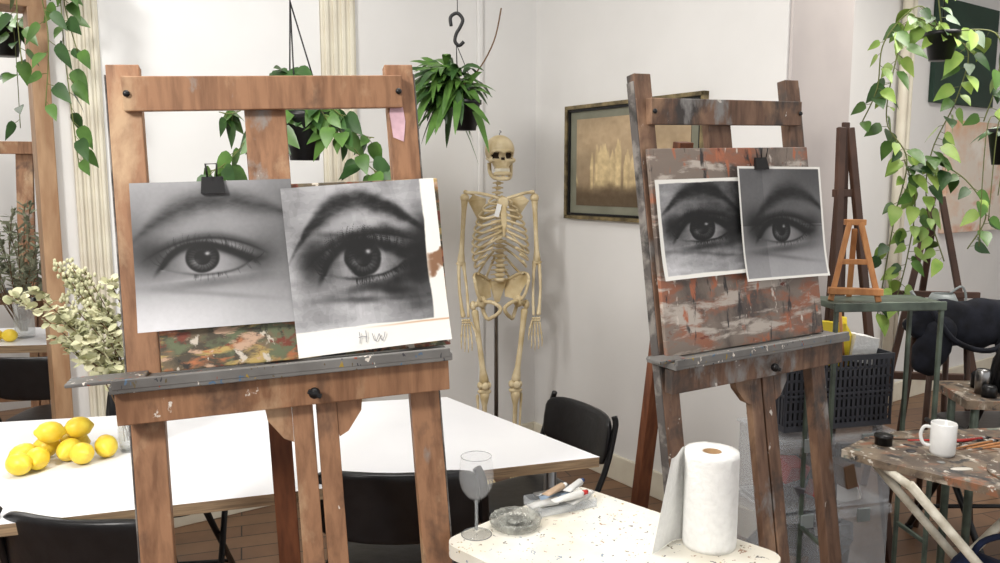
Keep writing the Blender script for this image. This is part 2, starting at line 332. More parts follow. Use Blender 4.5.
    img=mixk(img,k,bval)
    if paint:
        q=fbm(n,seed+9,6,3,1.6,.8); img=img+.17*paint*(np.round(q*6)/6-.5); q=fbm(n,seed+10,14,2,.7,1.5); img=img+.15*paint*(np.round(q*5)/5-.5)
    img=img+.03*(n3-.5)+.05*(n1-.5)
    return img,uu,vv,n1,n2
def rgb(g,tint=(1,1.0,1.015)): return np.stack([np.clip(g*t,.02,.96) for t in tint],-1)
NG=340
def bg1(u,v): return .56+.18*S(.45,1,v)*S(.9,.1,u)+.04*S(.12,0,v)-.16*S(.55,1.0,u)*S(1,.3,v)-.18*np.exp(-((u-.0)/.16)**2-((v-.45)/.22)**2)+.05*S(.7,1,v)
i1,*_=eye(NG,11,.44,.57,.29,.140,.072,.102,[(.0,.40),(.18,.24),(.42,.15),(.7,.155),(1.02,.26)],.065,.20,1.7,bg1,1.1,0,.7,.64,-.10,.02,.26)
I1=rgb(i1)
def bg2(u,v): return .66-.36*S(.45,.9,u)*S(.1,.6,v)*S(1.1,.6,v)-.10*S(.2,.0,v)*S(.4,.9,u)+.14*S(.80,1,v)*S(.75,.1,u)-.10*S(.3,.0,u)*S(.6,.2,v)
i2,uu,vv,n1,n2=eye(NG,23,.50,.50,.30,.155,.075,.118,[(.04,.40),(.2,.20),(.42,.115),(.65,.14),(.93,.34)],.050,.035,2.6,bg2,1.9,1,2.0,.64,-.08,.045,.30)
for (a,b,c,d,k) in((.66,.66,.16,.035,.85),(.82,.56,.09,.08,.75),(.16,.42,.07,.07,.65),(.12,.52,.05,.08,.45),(.88,.30,.06,.14,.7),(.45,.72,.14,.02,.45),(.80,.76,.07,.04,.40),(.30,.30,.12,.025,.5)):
    i2=mixk(i2,k*np.exp(-((uu-a+.06*(n1-.5))/c)**2-((vv-b-.15*(uu-a)+.08*(n2-.5))/d)**2),.05)
I2=rgb(i2)
pm=(S(.905,.895,uu+.03*(n1-.5))*S(.862,.855,vv+.02*(n2-.5)))[...,None]
paper=np.ones((NG,NG,3))*np.array([.92,.915,.89])
st=(S(.56,.64,n1)*S(.87,.93,uu)*S(.95,.7,vv))[...,None]; paper=paper*(1-st)+np.array([.52,.38,.28])*st
I2=I2*pm+paper*(1-pm)
ln=(np.exp(-((vv-.868-.006*n1)/.005)**2)*S(.3,.9,uu))[...,None]; I2=I2*(1-ln*.7)+np.array([.72,.48,.30])*ln*.7
def bg3(u,v): return .56-.24*S(.1,.6,u)*S(.8,.2,v)-.14*S(.7,1,u)+.14*S(.7,1,v)*S(.7,.2,u)+.14*np.exp(-((u-.15)/.15)**2-((v-.75)/.2)**2)
i3,uu,vv,n1,n2=eye(NG,31,.49,.56,.31,.165,.082,.135,[(.06,.34),(.3,.15),(.5,.11),(.72,.17),(.95,.44)],.060,.04,2.4,bg3,1.95,.9,1.8,.66,-.05,.03,.24)
i3=mixk(i3,.7*np.exp(-((uu-.82)/.1)**2-((vv-.60)/.10)**2),.05); i3=mixk(i3,.6*np.exp(-((uu-.14)/.07)**2-((vv-.44)/.09)**2),.06)
I3=rgb(i3); e=np.minimum(np.minimum(uu,1-uu),np.minimum(vv,1-vv)); pm=S(.035,.045,e+.02*(n1-.5))[...,None]; I3=I3*pm+paper[0,0]*(1-pm)*1.0
def bg4(u,v): return .56-.12*(v<.52)+.06*S(.6,1,v)-.14*S(.5,0,v)*S(.2,.9,u)-.05*(u<.3)
i4,uu,vv,n1,n2=eye(NG,43,.50,.61,.30,.135,.068,.110,[(.18,.46),(.4,.29),(.6,.23),(.8,.26),(1.02,.42)],.064,.09,1.9,bg4,1.45,0,1.0,.6,-.06,.02,.24)
i4*=1-.22*np.exp(-((vv-.52-.02*uu)/.006)**2); I4=rgb(i4); e=np.minimum(np.minimum(uu,1-uu),np.minimum(vv,1-vv)); pm=S(.018,.024,e)[...,None]; I4=I4*pm+paper[0,0]*(1-pm)
def colgrid(name,vs,n,img,mtx,parent=None):
    i=np.arange(n*n).reshape(n,n); q=np.stack([i[:-1,:-1],i[1:,:-1],i[1:,1:],i[:-1,1:]],-1).reshape(-1,4)
    me=bpy.data.meshes.new(name); me.from_pydata(vs.tolist(),[],q.tolist())
    ca=me.color_attributes.new('Col','FLOAT_COLOR','POINT')
    c=np.ones((n*n,4),dtype=np.float32); c[:,:3]=np.clip(img.reshape(-1,3),0,1)**2.2; ca.data.foreach_set('color',c.ravel())
    me.materials.append(art_m); me.polygons.foreach_set('use_smooth',[True]*len(q)); me.update()
    o=bpy.data.objects.new(name,me); sc.collection.objects.link(o)
    if parent: o.parent=parent
    else: o.matrix_world=mtx
    return o
def sheet(name,mtx,k,x0,x1,z0,z1,off,rot,img,curl=.008):
    n=img.shape[0]; vv,uu=np.mgrid[0:n,0:n]/(n-1.)
    w=x1-x0;h=z1-z0; cx=(x0+x1)/2;cz=(z0+z1)/2
    X=(uu-.5)*w; Z=(.5-vv)*h; a=math.radians(rot)
    x=cx+X*math.cos(a)-Z*math.sin(a); z=cz+X*math.sin(a)+Z*math.cos(a)
    y=k*z-off-curl*((2*uu-1)**4*.5+(np.clip(2*vv-1,0,1))**3)
    return colgrid(name,np.stack([x,y,z],-1).reshape(-1,3),n,img,mtx)
# ------------------------------------------------------------------ easels
def easel(base,yaw,roll,k,W,Ht,tray,mats,pw=.064,mastx=-.01,slats=(.02,.07),tl=.37,legx=-.03,legq=.38,bar=.06,smear=False):
    """mats: 0 wood,1 tray dirty,2 rear leg wood,3 black,4 grey edge,5 pink paint"""
    mb=MB(); p=lambda x,z,o=0:V((x,k*z-o,z))
    for s in(-1,1):
        mb.beam(p(s*W/2,0),p(s*W/2,Ht),pw,.034,0)
        mb.beam(p(s*(W/2+pw/2+.002),.1),p(s*(W/2+pw/2+.002),Ht-.02),.004,.03,4)
    mb.beam(p(-W/2,Ht-bar,.03),p(W/2,Ht-bar,.03),.07,.026,0,wd=(0,0,1))
    mb.beam(p(-W/2,.3,0),p(W/2,.3,0),.06,.03,0,wd=(0,0,1))
    mb.beam(p(mastx,tray-.05,.0),p(mastx,Ht-bar+.03,.0),.086,.026,0)
    mb.box((0,k*tray-.045,tray-.008),(W+pw+.04,.12,.016),1)
    mb.box((-(tl+W/2)/2-.02,k*tray-.05,tray+.004),(tl-W/2+.06,.06,.008),1)
    mb.box((0,k*tray-.07,tray-.052),(W+pw+.03,.03,.066),0)
    mb.box((0,k*tray-.10,tray+.002),(W+pw+.03,.012,.02),1)
    zt=tray-.08
    for x in slats: mb.beam(p(x,.22,.03),p(x,zt,.03),.043,.024,0)
    xa=min(slats)-.022; xb=max(slats)+.022
    for s,x in((-1,xa),(1,xb)):
        pts=[(x,zt),(x+s*.055,zt),(x+s*.05,zt-.035),(x+s*.02,zt-.075),(x,zt-.085)]
        if s>0: pts=pts[::-1]
        mb.prism(pts,-.012,.012,0,fn=lambda a,b,c:(a,k*b-.03+c,b))
    mb.beam(p(legx,Ht-.18,-.03),(legx,legq,0),.05,.032,2)
    mb.tube([p(legx,.35,.0),(legx,legq-.03,.35)],.006,3)
    kx=sum(slats)/2
    mb.sup((kx,k*tray-.105,tray-.055),(.012,.012,.012),1,3); mb.box((kx,k*tray-.112,tray-.055),(.030,.008,.010),3,rot=(0,.5,0))
    for s in(-1,1):
        mb.sup((s*W/2*.97,k*(Ht-bar)-.046,Ht-bar),(.007,.005,.007),1,3,nu=10,nv=6)
    if smear:
        mb.prism([(.262,1.585),(.285,1.575),(.292,1.62),(.285,1.69),(.268,1.70),(.258,1.64)],-.001,.001,5,fn=lambda a,b,c:(a,k*b-.0185+c,b))
    mtx=T(base[0],base[1],0,yaw)@Matrix.Translation((0,0,1.3))@Matrix.Rotation(math.radians(roll),4,'Y')@Matrix.Translation((0,0,-1.3))
    mb.obj('studio_easel',mats,mtx,.003); return mtx,k
def board(name,mtx,k,x0,x1,z0,z1,off,th,mat,edge):
    mb=MB(); mb.beam(((x0+x1)/2,k*z0-off,z0),((x0+x1)/2,k*z1-off,z1),x1-x0,th,0); return mb.obj(name,[mat,edge],mtx,.002)
def clip(mtx,k,x,z,off):
    mb=MB(); mb.prism([(-.024,0),(.024,0),(.021,.034),(-.021,.034)],-.008,.008,0,fn=lambda a,b,c:(x+a,k*(z+b)-off+c*(1-b/.05),z+b))
    for s in(-1,1): mb.tube([(x-.009,k*z-off+.008*s,z+.034),(x-.011,k*z-off+.012*s,z+.06),(x+.011,k*z-off+.012*s,z+.06),(x+.009,k*z-off+.008*s,z+.034)],.0015,1,6)
    mb.obj('binder_clip',[black,black],mtx)
EM=[wood_m,traytop,wood_red,black,wood_edge,pinkp]
m1,k1=easel((-.410,1.508),16.2,-2.2,.17,.573,1.745,1.118,EM,smear=True)
board('painted_board',m1,k1,-.25,.35,1.122,1.49,.035,.012,fiery,wood_edge)
sheet('eye_photo_print',m1,k1,-.285,.03,1.207,1.503,.050,-.5,I1)
eyp=sheet('eye_painting',m1,k1,.014,.342,1.135,1.487,.058,1.8,I2)
clip(m1,k1,-.125,1.478,.052)
# hand-pencilled initials H W on the white bottom margin
mb=MB(); ox,oz=.148,1.149; P=lambda a,b:(ox+a,k1*(oz+b)-.0675,oz+b)
for st_ in ([(0,.024),(.001,.012),(0,0)],[(.014,.026),(.0145,.012),(.013,.001)],[(-.002,.012),(.007,.014),(.016,.013)],[(.027,.019),(.030,.008),(.034,.002),(.039,.010),(.042,.017),(.044,.009),(.048,.002),(.053,.012),(.055,.020)]):
    mb.tube(smoothpath([P(a,b) for a,b in st_],4),.0008,0,5)
mb.obj('pencil_initials',[M('pencil',(.55,.55,.58),.8)],parent=eyp)
EM2=[wood_dk,traytop,wood_red,black,wood_edge,pinkp]
m2,k2=easel((.762,2.125),28,-1.5,.15,.565,1.79,1.035,EM2,pw=.056,mastx=-.02,slats=(-.0,.05),tl=.31,legx=-.12,legq=.55,bar=.10)
board('abstract_painted_board',m2,k2,-.305,.292,1.038,1.59,.035,.014,abstract,wood_edge)
sheet('eye_painting',m2,k2,-.305,.015,1.243,1.508,.052,0,I3)
sheet('eye_photo_print',m2,k2,-.022,.308,1.215,1.535,.060,-1.5,I4,.01)
clip(m2,k2,.075,1.528,.064)
easel((-2.62,4.35),15,0,.15,.6,1.74,.9,EM)
# ------------------------------------------------------------------ tables
def table(name,pts,z,th,legs,inset_mats,legm=metal,legr=.018,bevel=.004):
    mb=MB(); mb.prism(pts,z-th,z,0,mat_side=1)
    for (x,y) in legs: mb.tube([(x,y,0),(x,y,z-th)],legr,2,10)
    return mb.obj(name,inset_mats+[legm],None,bevel)
table('work_table',[(-1.55,1.53),(.273,2.106),(-.185,2.714),(-2.0,2.33)],.75,.028,[(-1.42,1.66),(.14,2.15),(-.22,2.6),(-1.82,2.28)],[tabletop,tableedge])
table('work_table',[(-3.3,3.45),(-1.95,3.62),(-2.0,4.1),(-3.35,3.9)],.75,.035,[(-3.2,3.55),(-2.05,3.68),(-2.1,4.0),(-3.2,3.85)],[tabletop,tableedge])
def rr(cx,cy,ux,uy,a0,a1,b0,b1,rad=.04):
    wx,wy=-.697,-.717; out=[]
    for (a,b,s) in((a1-rad,b0+rad,-90),(a1-rad,b1-rad,0),(a0+rad,b1-rad,90),(a0+rad,b0+rad,180)):
        for i in range(6):
            t=math.radians(s+90*i/5); A=a+rad*math.cos(t); B=b+rad*math.sin(t); out.append((cx+ux*A+wx*B,cy+uy*A+wy*B))
    return out[::-1]
pts=rr(.25,1.93,.717,-.697,-.08,.49,0,.46)
table('side_table',pts,.72,.03,[(.22,1.88),(-.03,1.66),(.52,1.6),(.25,1.32)],[sidetop,sidetop],white_metal,.016)
# ------------------------------------------------------------------ folding chairs
def chair(x,y,yaw,sc_=1.0,wx=1.0):
    """faces local -y; backrest at +y"""
    mb=MB()
    bend=lambda p:V((p.x,p.y-1.1*p.x*p.x,p.z))
    mb.sup((0,.235,.675),(.205,.016,.095),.45,0,rot=(-.14,0,0),nu=32,nv=16,fn=bend)
    mb.sup((0,-.01,.445),(.195,.19,.02),.5,0,rot=(.04,0,0),nu=32,nv=12)
    for s in(-1,1):
        mb.tube(smoothpath([(s*.19,.225,.775),(s*.205,.215,.72),(s*.21,.13,.5),(s*.215,-.2,.02)],4),.011,1,8)
        mb.tube([(s*.19,-.15,.43),(s*.19,.27,.02)],.011,1,8)
        mb.tube([(s*.2,.1,.43),(s*.2,-.16,.43)],.008,1,8)
        mb.sup((s*.215,-.2,.015),(.015,.015,.015),1,1,nu=10,nv=6); mb.sup((s*.19,.27,.015),(.015,.015,.015),1,1,nu=10,nv=6)
    mb.tube([(-.21,-.13,.12),(.21,-.13,.12)],.008,1); mb.tube([(-.19,.21,.08),(.19,.21,.08)],.008,1)
    mb.obj('folding_chair',[blackv,black],T(x,y,0,yaw)@Matrix.Diagonal((sc_*wx,sc_,sc_,1)))
chair(.11,2.63,-60,.93)
chair(-.265,2.14,181,1.02,1.05)
chair(-.90,1.90,172,1.0)
chair(-1.17,2.62,8)
chair(-1.98,3.50,186)
chair(-2.58,3.35,180)
# ------------------------------------------------------------------ skeleton
def skeleton(x,y,yaw):
    mb=MB(); B=0;D=1;TE=2;ME=3
    C=V((0,0,1.628))
    els=[((0,.012,.012),(.070,.088,.072)),((0,-.045,-.03),(.048,.042,.055)),((0,-.06,.0),(.055,.026,.018)),
         ((.046,-.05,-.036),(.020,.026,.014)),((-.046,-.05,-.036),(.020,.026,.014)),((0,-.055,-.062),(.034,.034,.02))]
    nu,nv=64,48; vs=[];dark=[]
    for i in range(nv+1):
        ph=-math.pi/2+math.pi*i/nv
        for j in range(nu):
            th=2*math.pi*j/nu; d=V((math.cos(ph)*math.cos(th),math.cos(ph)*math.sin(th),math.sin(ph))); best=0
            for c,r in els:
                c=V(c); A=sum((d[k]/r[k])**2 for k in range(3)); Bq=-2*sum(d[k]*c[k]/r[k]**2 for k in range(3)); Cq=sum((c[k]/r[k])**2 for k in range(3))-1
                q=Bq*Bq-4*A*Cq
                if q>0: best=max(best,(-Bq+math.sqrt(q))/(2*A))
            p=d*best; dk=False
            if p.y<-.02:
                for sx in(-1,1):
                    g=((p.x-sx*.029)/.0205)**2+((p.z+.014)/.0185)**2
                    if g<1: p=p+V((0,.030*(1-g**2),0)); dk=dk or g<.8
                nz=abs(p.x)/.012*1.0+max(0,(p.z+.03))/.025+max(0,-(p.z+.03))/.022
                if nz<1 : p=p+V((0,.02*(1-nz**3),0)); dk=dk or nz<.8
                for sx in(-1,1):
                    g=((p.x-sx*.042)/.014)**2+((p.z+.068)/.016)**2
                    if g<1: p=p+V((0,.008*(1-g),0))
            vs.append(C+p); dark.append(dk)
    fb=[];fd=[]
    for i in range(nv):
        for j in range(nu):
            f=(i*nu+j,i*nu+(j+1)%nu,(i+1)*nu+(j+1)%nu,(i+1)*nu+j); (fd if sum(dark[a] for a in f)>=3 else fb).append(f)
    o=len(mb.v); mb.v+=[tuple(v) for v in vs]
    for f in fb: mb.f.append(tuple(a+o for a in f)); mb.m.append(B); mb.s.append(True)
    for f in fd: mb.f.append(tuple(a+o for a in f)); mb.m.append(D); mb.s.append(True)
    jaw=smoothpath([(-.052,0,1.58),(-.050,-.012,1.535),(-.038,-.05,1.512),(-.018,-.082,1.506),(0,-.088,1.505),(.018,-.082,1.506),(.038,-.05,1.512),(.050,-.012,1.535),(.052,0,1.58)],4)
    mb.tube(jaw,.0095,B,8); mb.sup((0,-.084,1.508),(.016,.01,.012),1,B)
    mb.tube(smoothpath([(-.035,-.06,1.528),(-.02,-.083,1.53),(0,-.089,1.53),(.02,-.083,1.53),(.035,-.06,1.528)],4),.010,B,8)
    for s in(-1,1): mb.tube(smoothpath([(s*.045,-.06,1.592),(s*.062,-.035,1.595),(s*.066,-.005,1.6)],4),.0045,B,6)
    for r,z in((0,1.549),(1,1.540)):
        for i in range(12):
            a=math.radians(-66+132*i/11); mb.box((.031*math.sin(a)*1.1,-.052-.034*math.cos(a),z),(.0062,.006,.0095),TE,rot=(0,0,a))
    mb.sup((0,-.058,1.556),(.035,.03,.014),.9,B)
    def spine(t):
        z=1.555-(1.555-1.02)*t; yy=.03+.035*math.sin(t*math.pi*1.9-.4)*(1 if t<.6 else .8); return V((0,yy,z))
    for i in range(24):
        t=i/23; c=spine(t); w=.013+.012*t
        mb.sup(c,(w,w*.8,.0085+.003*t),.7,B,nu=12,nv=8)
        mb.tube([c+V((-w*1.8,.012,0)),c+V((0,.016,.003)),c+V((w*1.8,.012,0))],[.003,.006,.003],B,6)
        mb.tube([c+V((0,.012,0)),c+V((0,.035+.01*t,-.012))],[.006,.003],B,6)
    W=[.055,.083,.102,.115,.124,.130,.134,.136,.133,.124,.108,.085]
    for i in range(12):
        z0=1.425-.0265*i; w=W[i]; dd=.05+.055*min(1,i/4); drop=.03+.006*i
        end=-88 if i<7 else (-72,-60,-46,-10,25)[i-7]
        for s in(-1,1):
            pts=[]
            for k in range(15):
                f=k/14; a=math.radians(90+(end-90)*f); xx=w*math.cos(a)**.8 if math.cos(a)>0 else 0
                yy=-.012+dd*math.sin(a); zz=z0-drop*math.sin(f*math.pi*.62)*1.25
                if i<7 and f>.75: zz+= (f-.75)*4*(.0+.008*i)
                if i in(7,8,9) and f>.7: zz+=(f-.7)*.10
                pts.append((s*max(xx,.012),yy,zz))
            mb.tube(pts,[.0062]*15,B,6)
    for s in(-1,1): mb.tube(smoothpath([(s*.014,-.108,1.27),(s*.045,-.108,1.235),(s*.085,-.085,1.19),(s*.105,-.05,1.17)],4),.005,B,6)
    mb.sup((0,-.085,1.395),(.024,.007,.026),.7,B); mb.sup((0,-.103,1.325),(.014,.006,.06),.7,B,rot=(-.12,0,0)); mb.sup((0,-.11,1.255),(.008,.005,.02),1,B)
    for s in(-1,1):
        mb.tube(smoothpath([(s*.02,-.08,1.415),(s*.07,-.088,1.43),(s*.12,-.04,1.44),(s*.165,.0,1.44)],5),.0075,B,8)
        mb.add([(s*.055,.075,1.41),(s*.075,.085,1.27),(s*.15,.03,1.40),(s*.12,.06,1.43),(s*.055,.085,1.41),(s*.075,.095,1.27),(s*.15,.04,1.40),(s*.12,.07,1.43)],[(0,1,2,3),(7,6,5,4),(0,4,5,1),(1,5,6,2),(2,6,7,3),(3,7,4,0)],B)
        mb.tube([(s*.065,.085,1.39),(s*.13,.06,1.435),(s*.168,.015,1.445)],[.005,.006,.009],B,6)
        sh=V((s*.170,.005,1.415)); el=V((s*.188,.02,1.10)); wr=V((s*.172,-.035,.845))
        mb.sup(sh,(.022,.022,.022),1,B,nu=12,nv=8); mb.bone(sh,el,.017,.0105,.019,B)
        mb.sup(el,(.024,.013,.013),1,B,nu=12,nv=8)
        mb.bone(el+V((s*.010,-.003,-.005)),wr+V((s*.012,0,0)),.009,.0068,.012,B,bow=(s*.008,0,0)); mb.bone(el+V((-s*.010,.006,.012)),wr+V((-s*.012,0,0)),.012,.0062,.007,B,bow=(-s*.006,0,0))
        for a in range(4):
            for b in range(2): mb.sup(wr+V(((a-1.5)*.0105,-.004,-.012-.012*b)),(.0065,.006,.0065),1,B,nu=8,nv=6)
        for a in range(4):
            x0=(a-1.5)*.012; L=(.058,.062,.060,.054)[a] if s>0 else (.054,.060,.062,.058)[a]
            p0=wr+V((x0,-.005,-.032)); p1=p0+V((x0*.35,-.008,-L)); mb.bone(p0,p1,.0055,.0032,.0055,B,n=6)
            p2=p1+V((x0*.1,-.010,-L*.55)); mb.bone(p1,p2,.0048,.0028,.0042,B,n=6)
            p3=p2+V((0,.0,-L*.36)); mb.bone(p2,p3,.004,.0025,.0038,B,n=6)
            p4=p3+V((0,.006,-L*.26)); mb.bone(p3,p4,.0036,.002,.0028,B,n=6)
        t0=wr+V((-s*.022,-.012,-.02)); t1=t0+V((-s*.016,-.018,-.038)); t2=t1+V((-s*.006,-.008,-.03)); t3=t2+V((0,-.002,-.022))
        mb.bone(t0,t1,.006,.004,.006,B,n=6); mb.bone(t1,t2,.005,.003,.005,B,n=6); mb.bone(t2,t3,.0045,.0025,.003,B,n=6)
        G=[];nn=9
        for a in range(nn):
            f=a/(nn-1); top=V((s*(.035+.098*math.sin(f*1.75)),.062-.118*f,1.005+.048*math.sin(f*math.pi*.85))); low=V((s*(.035+.052*f),.05-.055*f,.93-.01*f))
            for b in range(5):
                g=b/4; q=top.lerp(low,g); q.y+=.012*math.sin(g*math.pi); G.append(q)
        fs=[(a*5+b,a*5+b+1,(a+1)*5+b+1,(a+1)*5+b) for a in range(nn-1) for b in range(4)]
        G2=[q+V((0,.006,0)) for q in G]
        mb.add(G+G2,fs+[tuple(i+len(G) for i in f[::-1]) for f in fs],B,True)
        mb.tube([G[a*5] for a in range(nn)],.0075,B,8)
        mb.tube(smoothpath([G[(nn-1)*5],(s*.118,-.05,.965),(s*.100,-.035,.925)],4),.008,B,8)
        mb.sup((s*.09,-.005,.915),(.026,.026,.03),1,B)
        mb.tube(smoothpath([(s*.085,-.02,.915),(s*.05,-.06,.92),(s*.012,-.072,.895),(s*.018,-.065,.868),(s*.045,-.03,.84),(s*.062,.0,.83),(s*.078,.02,.86),(s*.088,.01,.9)],4),.0095,B,8)
        hp=V((s*.092,-.002,.912)); kn=V((s*.078,.0,.49)); an=V((s*.072,.02,.085))
        mb.sup(hp,(.022,.022,.022),1,B); gt=V((s*.132,.008,.895)); mb.tube([hp,gt],[.012,.015],B,8); mb.sup(gt,(.016,.018,.024),1,B)
        mb.bone(gt+V((-s*.008,0,-.02)),kn+V((0,0,.02)),.018,.0125,.024,B,bow=(0,-.012,0))
        for q in(-1,1): mb.sup(kn+V((q*.017,.005,.008)),(.018,.026,.020),1,B,nu=12,nv=8)
        mb.sup(kn+V((0,-.032,.012)),(.018,.009,.02),1,B,nu=12,nv=8)
        mb.sup(kn+V((0,0,-.022)),(.034,.022,.013),.8,B); mb.bone(kn+V((0,-.002,-.02)),an,.025,.0105,.017,B); mb.bone(kn+V((s*.032,.014,-.04)),an+V((s*.024,.008,-.01)),.008,.005,.009,B)
        mb.sup(an+V((0,0,-.02)),(.02,.025,.016),1,B); mb.sup(an+V((0,.035,-.04)),(.017,.035,.018),1,B)
        for a in range(5):
            x0=(a-2)*.013; p0=an+V((x0*.8,-.035,-.035)); p1=an+V((x0*1.2,-.095,-.058)); mb.bone(p0,p1,.008,.0045,.007,B,n=6); p2=p1+V((0,-.035,-.003)); mb.bone(p1,p2,.0055,.0035,.004,B,n=6)
        mb.sup(an+V((0,-.03,-.033)),(.028,.028,.014),1,B)
    mb.add([(-.045,.06,1.01),(.045,.06,1.01),(.012,.085,.90),(-.012,.085,.90),(-.04,.035,1.012),(.04,.035,1.012),(.01,.07,.90),(-.01,.07,.90)],[(0,1,2,3),(7,6,5,4),(0,4,5,1),(1,5,6,2),(2,6,7,3),(3,7,4,0)],B)
    mb.tube([(0,.11,.06),(0,.11,.93),(0,.075,.97)],.011,ME,12)
    for i in range(5):
        a=math.radians(90+72*i); e=V((.26*math.cos(a),.11+.26*math.sin(a),.055)); mb.tube([(0,.11,.09),e],[.014,.009],ME,8)
        mb.lathe([(.0,-.012),(.022,-.012),(.025,0),(.022,.012),(0,.012)],e+V((0,0,-.03)),4,16,R=Euler((math.pi/2,0,a)).to_matrix())
    mb.tube(smoothpath([(0,.012,1.695),(0,.012,1.72),(.008,.012,1.727),(0,.012,1.734)],3),.0025,ME,6)
    mb.box((-.03,-.115,1.36),(.022,.002,.06),5,rot=(0,.25,0))
    mb.obj('anatomical_skeleton',[bone,bone_dk,teeth_m,metal,black,paper_w],T(x,y,0,yaw))
skeleton(0,3.85,10)
# ------------------------------------------------------------------ framed picture on right wall
mb=MB(); t0,t1,z0,z1=.286,1.208,1.302,1.874; cy=-(t0+t1)/2; cz=(z0+z1)/2; w=t1-t0;h=z1-z0
fw=.018
for (a,b,c,d,mi) in((cy,z1-fw/2,w,fw,0),(cy,z0+fw/2,w,fw,0),(-t0-fw/2,cz,fw,h,0),(-t1+fw/2,cz,fw,h,0)): mb.box((-.016,a,b),(.03,c,d),mi)
fi=fw+.008
for (a,b,c,d) in((cy,z1-fi,w-.03,.01),(cy,z0+fi,w-.03,.01),(-t0-fi,cz,.01,h-.03),(-t1+fi,cz,.01,h-.03)): mb.box((-.013,a,b),(.022,c,d),2)
mb.box((-.006,cy,cz),(.012,w-.03,h-.03),1)
mb.box((-.0125,cy,cz),(.003,w-.16,h-.14),2)
fp=mb.obj('framed_picture',[goldm,matb,black],R)
n=200; vv,uu=np.mgrid[0:n,0:n]/(n-1.); a1=fbm(n,71,4,5); a2=fbm(n,72,20,4,1.5,.8); a3=fbm(n,73,10,4)
g=np.stack([.44+.20*a1+.12*S(.9,.3,vv),.38+.17*a1+.11*S(.9,.3,vv),.30+.14*a1+.09*S(.9,.3,vv)],-1)
rg=np.random.RandomState(5); mask=np.zeros((n,n))
for i in range(34):
    cx_=rg.normal(.33,.20); w_=rg.uniform(.010,.030); top_=.72-rg.uniform(.08,.50)*math.exp(-((cx_-.33)/.25)**2)-.04
    d_=np.abs(uu-cx_+.006*(a2-.5)); ww=w_*(.15+.85*S(top_,top_+.14,vv)); mask=np.maximum(mask,S(ww+.006,ww-.006,d_)*S(top_-.005,top_+.01,vv)*S(.84,.74,vv+.06*(a3-.5))*rg.uniform(.6,1))
mask=mask*(.55+.8*(a2-.2)); mask=np.clip(mask,0,1)[...,None]; g=g*(1-mask)+np.array([.85,.76,.57])*mask
gr=(S(.70,.9,vv+.1*(a3-.5)))[...,None]; g=g*(1-gr*.7)+np.array([.26,.21,.15])*gr*.7; g=g+.08*(a2-.5)[...,None]
ys=-t0-.08-uu*(w-.16); zs=z1-.07-vv*(h-.14); colgrid('painted_scene',np.stack([np.full_like(ys,-.0145),ys,zs],-1).reshape(-1,3),n,g,None,fp)
mb=MB(); mb.box((3.17,-.72,2.355),(.84,.035,.68)); mb.obj('green_canvas_painting',[greenart],R,.004)
mb=MB(); mb.box((3.50,-.72,1.52),(1.0,.035,.78)); mb.obj('orange_canvas_painting',[orangeart],R,.004)
# ------------------------------------------------------------------ lemons
mb=MB()
lem=[(-1.27,2.20,0),(-1.215,2.17,0),(-1.245,2.26,0),(-1.17,2.24,0),(-1.12,2.21,0),(-1.19,2.31,0),(-1.24,2.13,0),(-1.085,2.27,0),(-1.215,2.235,.050),(-1.165,2.285,.048)]
for (x,y,z) in lem:
    Rm=Euler((U(1.2,1.9),U(-.3,.3),U(0,6.28))).to_matrix()
    mb.lathe([(0,-.041),(.006,-.038),(.011,-.033),(.021,-.025),(.0275,-.012),(.029,0),(.0275,.012),(.021,.025),(.010,.033),(.006,.038),(0,.040)],(x+.01,y-.16,.75+.030+z),0,18,R=Rm)
mb.obj('lemons',[lemon_m])
# ------------------------------------------------------------------ vases with dried plants
def vase(x,y,z,r,h,name='glass_vase'):
    mb=MB(); mb.lathe([(r*.85,0),(r,.01),(r,h),(r-.003,h),(r-.003,.012),(0,.012)],(0,0,0),0,28); mb.lathe([(0,.013),(r-.004,.013),(r-.004,h*.45),(0,h*.45)],(0,0,0),0,24)
    return mb.obj(name,[glass],T(x,y,z))
vx=-1.03
vase(vx,2.17,.75,.038,.18)
mb=MB()
for i in range(17):
    e=V((vx+U(-.25,.05),2.17+U(-.12,.12),U(1.03,1.25))); b0=V((vx+U(-.02,.02),2.17+U(-.02,.02),.775)); md=b0.lerp(e,.5)+V((.05,0,0.03))
    path=smoothpath([b0,md,e],10); mb.tube(path,.0018,1,5)
    for k in range(8,len(path)):
        for q in range(5):
            d=V((U(-1,1),U(-1,1),U(-.2,.9))); mb.leaf(path[k]+V((U(-.01,.01),U(-.01,.01),U(-.01,.01))),d,(U(-1,1),U(-1,1),1),U(.018,.036),U(.016,.028),'round',0,.1,.1)
for i in range(7):
    e=V((vx+U(-.20,-.08),2.17+U(-.08,.08),U(1.18,1.28))); b0=V((vx,2.17,.9)); path=smoothpath([b0,b0.lerp(e,.5)+V((.03,0,0)),e],10); mb.tube(path,.0014,1,5)
    for k in range(11,len(path)):
        for q in range(5): mb.sup(path[k]+V((U(-.014,.014),U(-.014,.014),U(-.01,.01))),(.005,.005,.007),1,0,nu=6,nv=4)
mb.obj('dried_eucalyptus_bouquet',[dried,brownstem])
vase(-2.28,3.78,.75,.045,.19)
mb=MB()
for i in range(26):
    e=V((-2.28+U(-.28,.16),3.78+U(-.12,.12),U(1.05,1.40))); b0=V((-2.28+U(-.02,.02),3.78,.78)); path=smoothpath([b0,b0.lerp(e,.55)+V((U(-.03,.03),0,.02)),e],8); mb.tube(path,.002,1,5)
    for k in range(7,len(path)):
        for q in range(4): mb.leaf(path[k],(U(-1,1),U(-1,1),U(0,1.5)),(U(-1,1),U(-1,1),1),U(.03,.06),U(.008,.016),'strap',0,.1,.1)
mb.obj('dried_grass_bouquet',[driedg,brownstem])
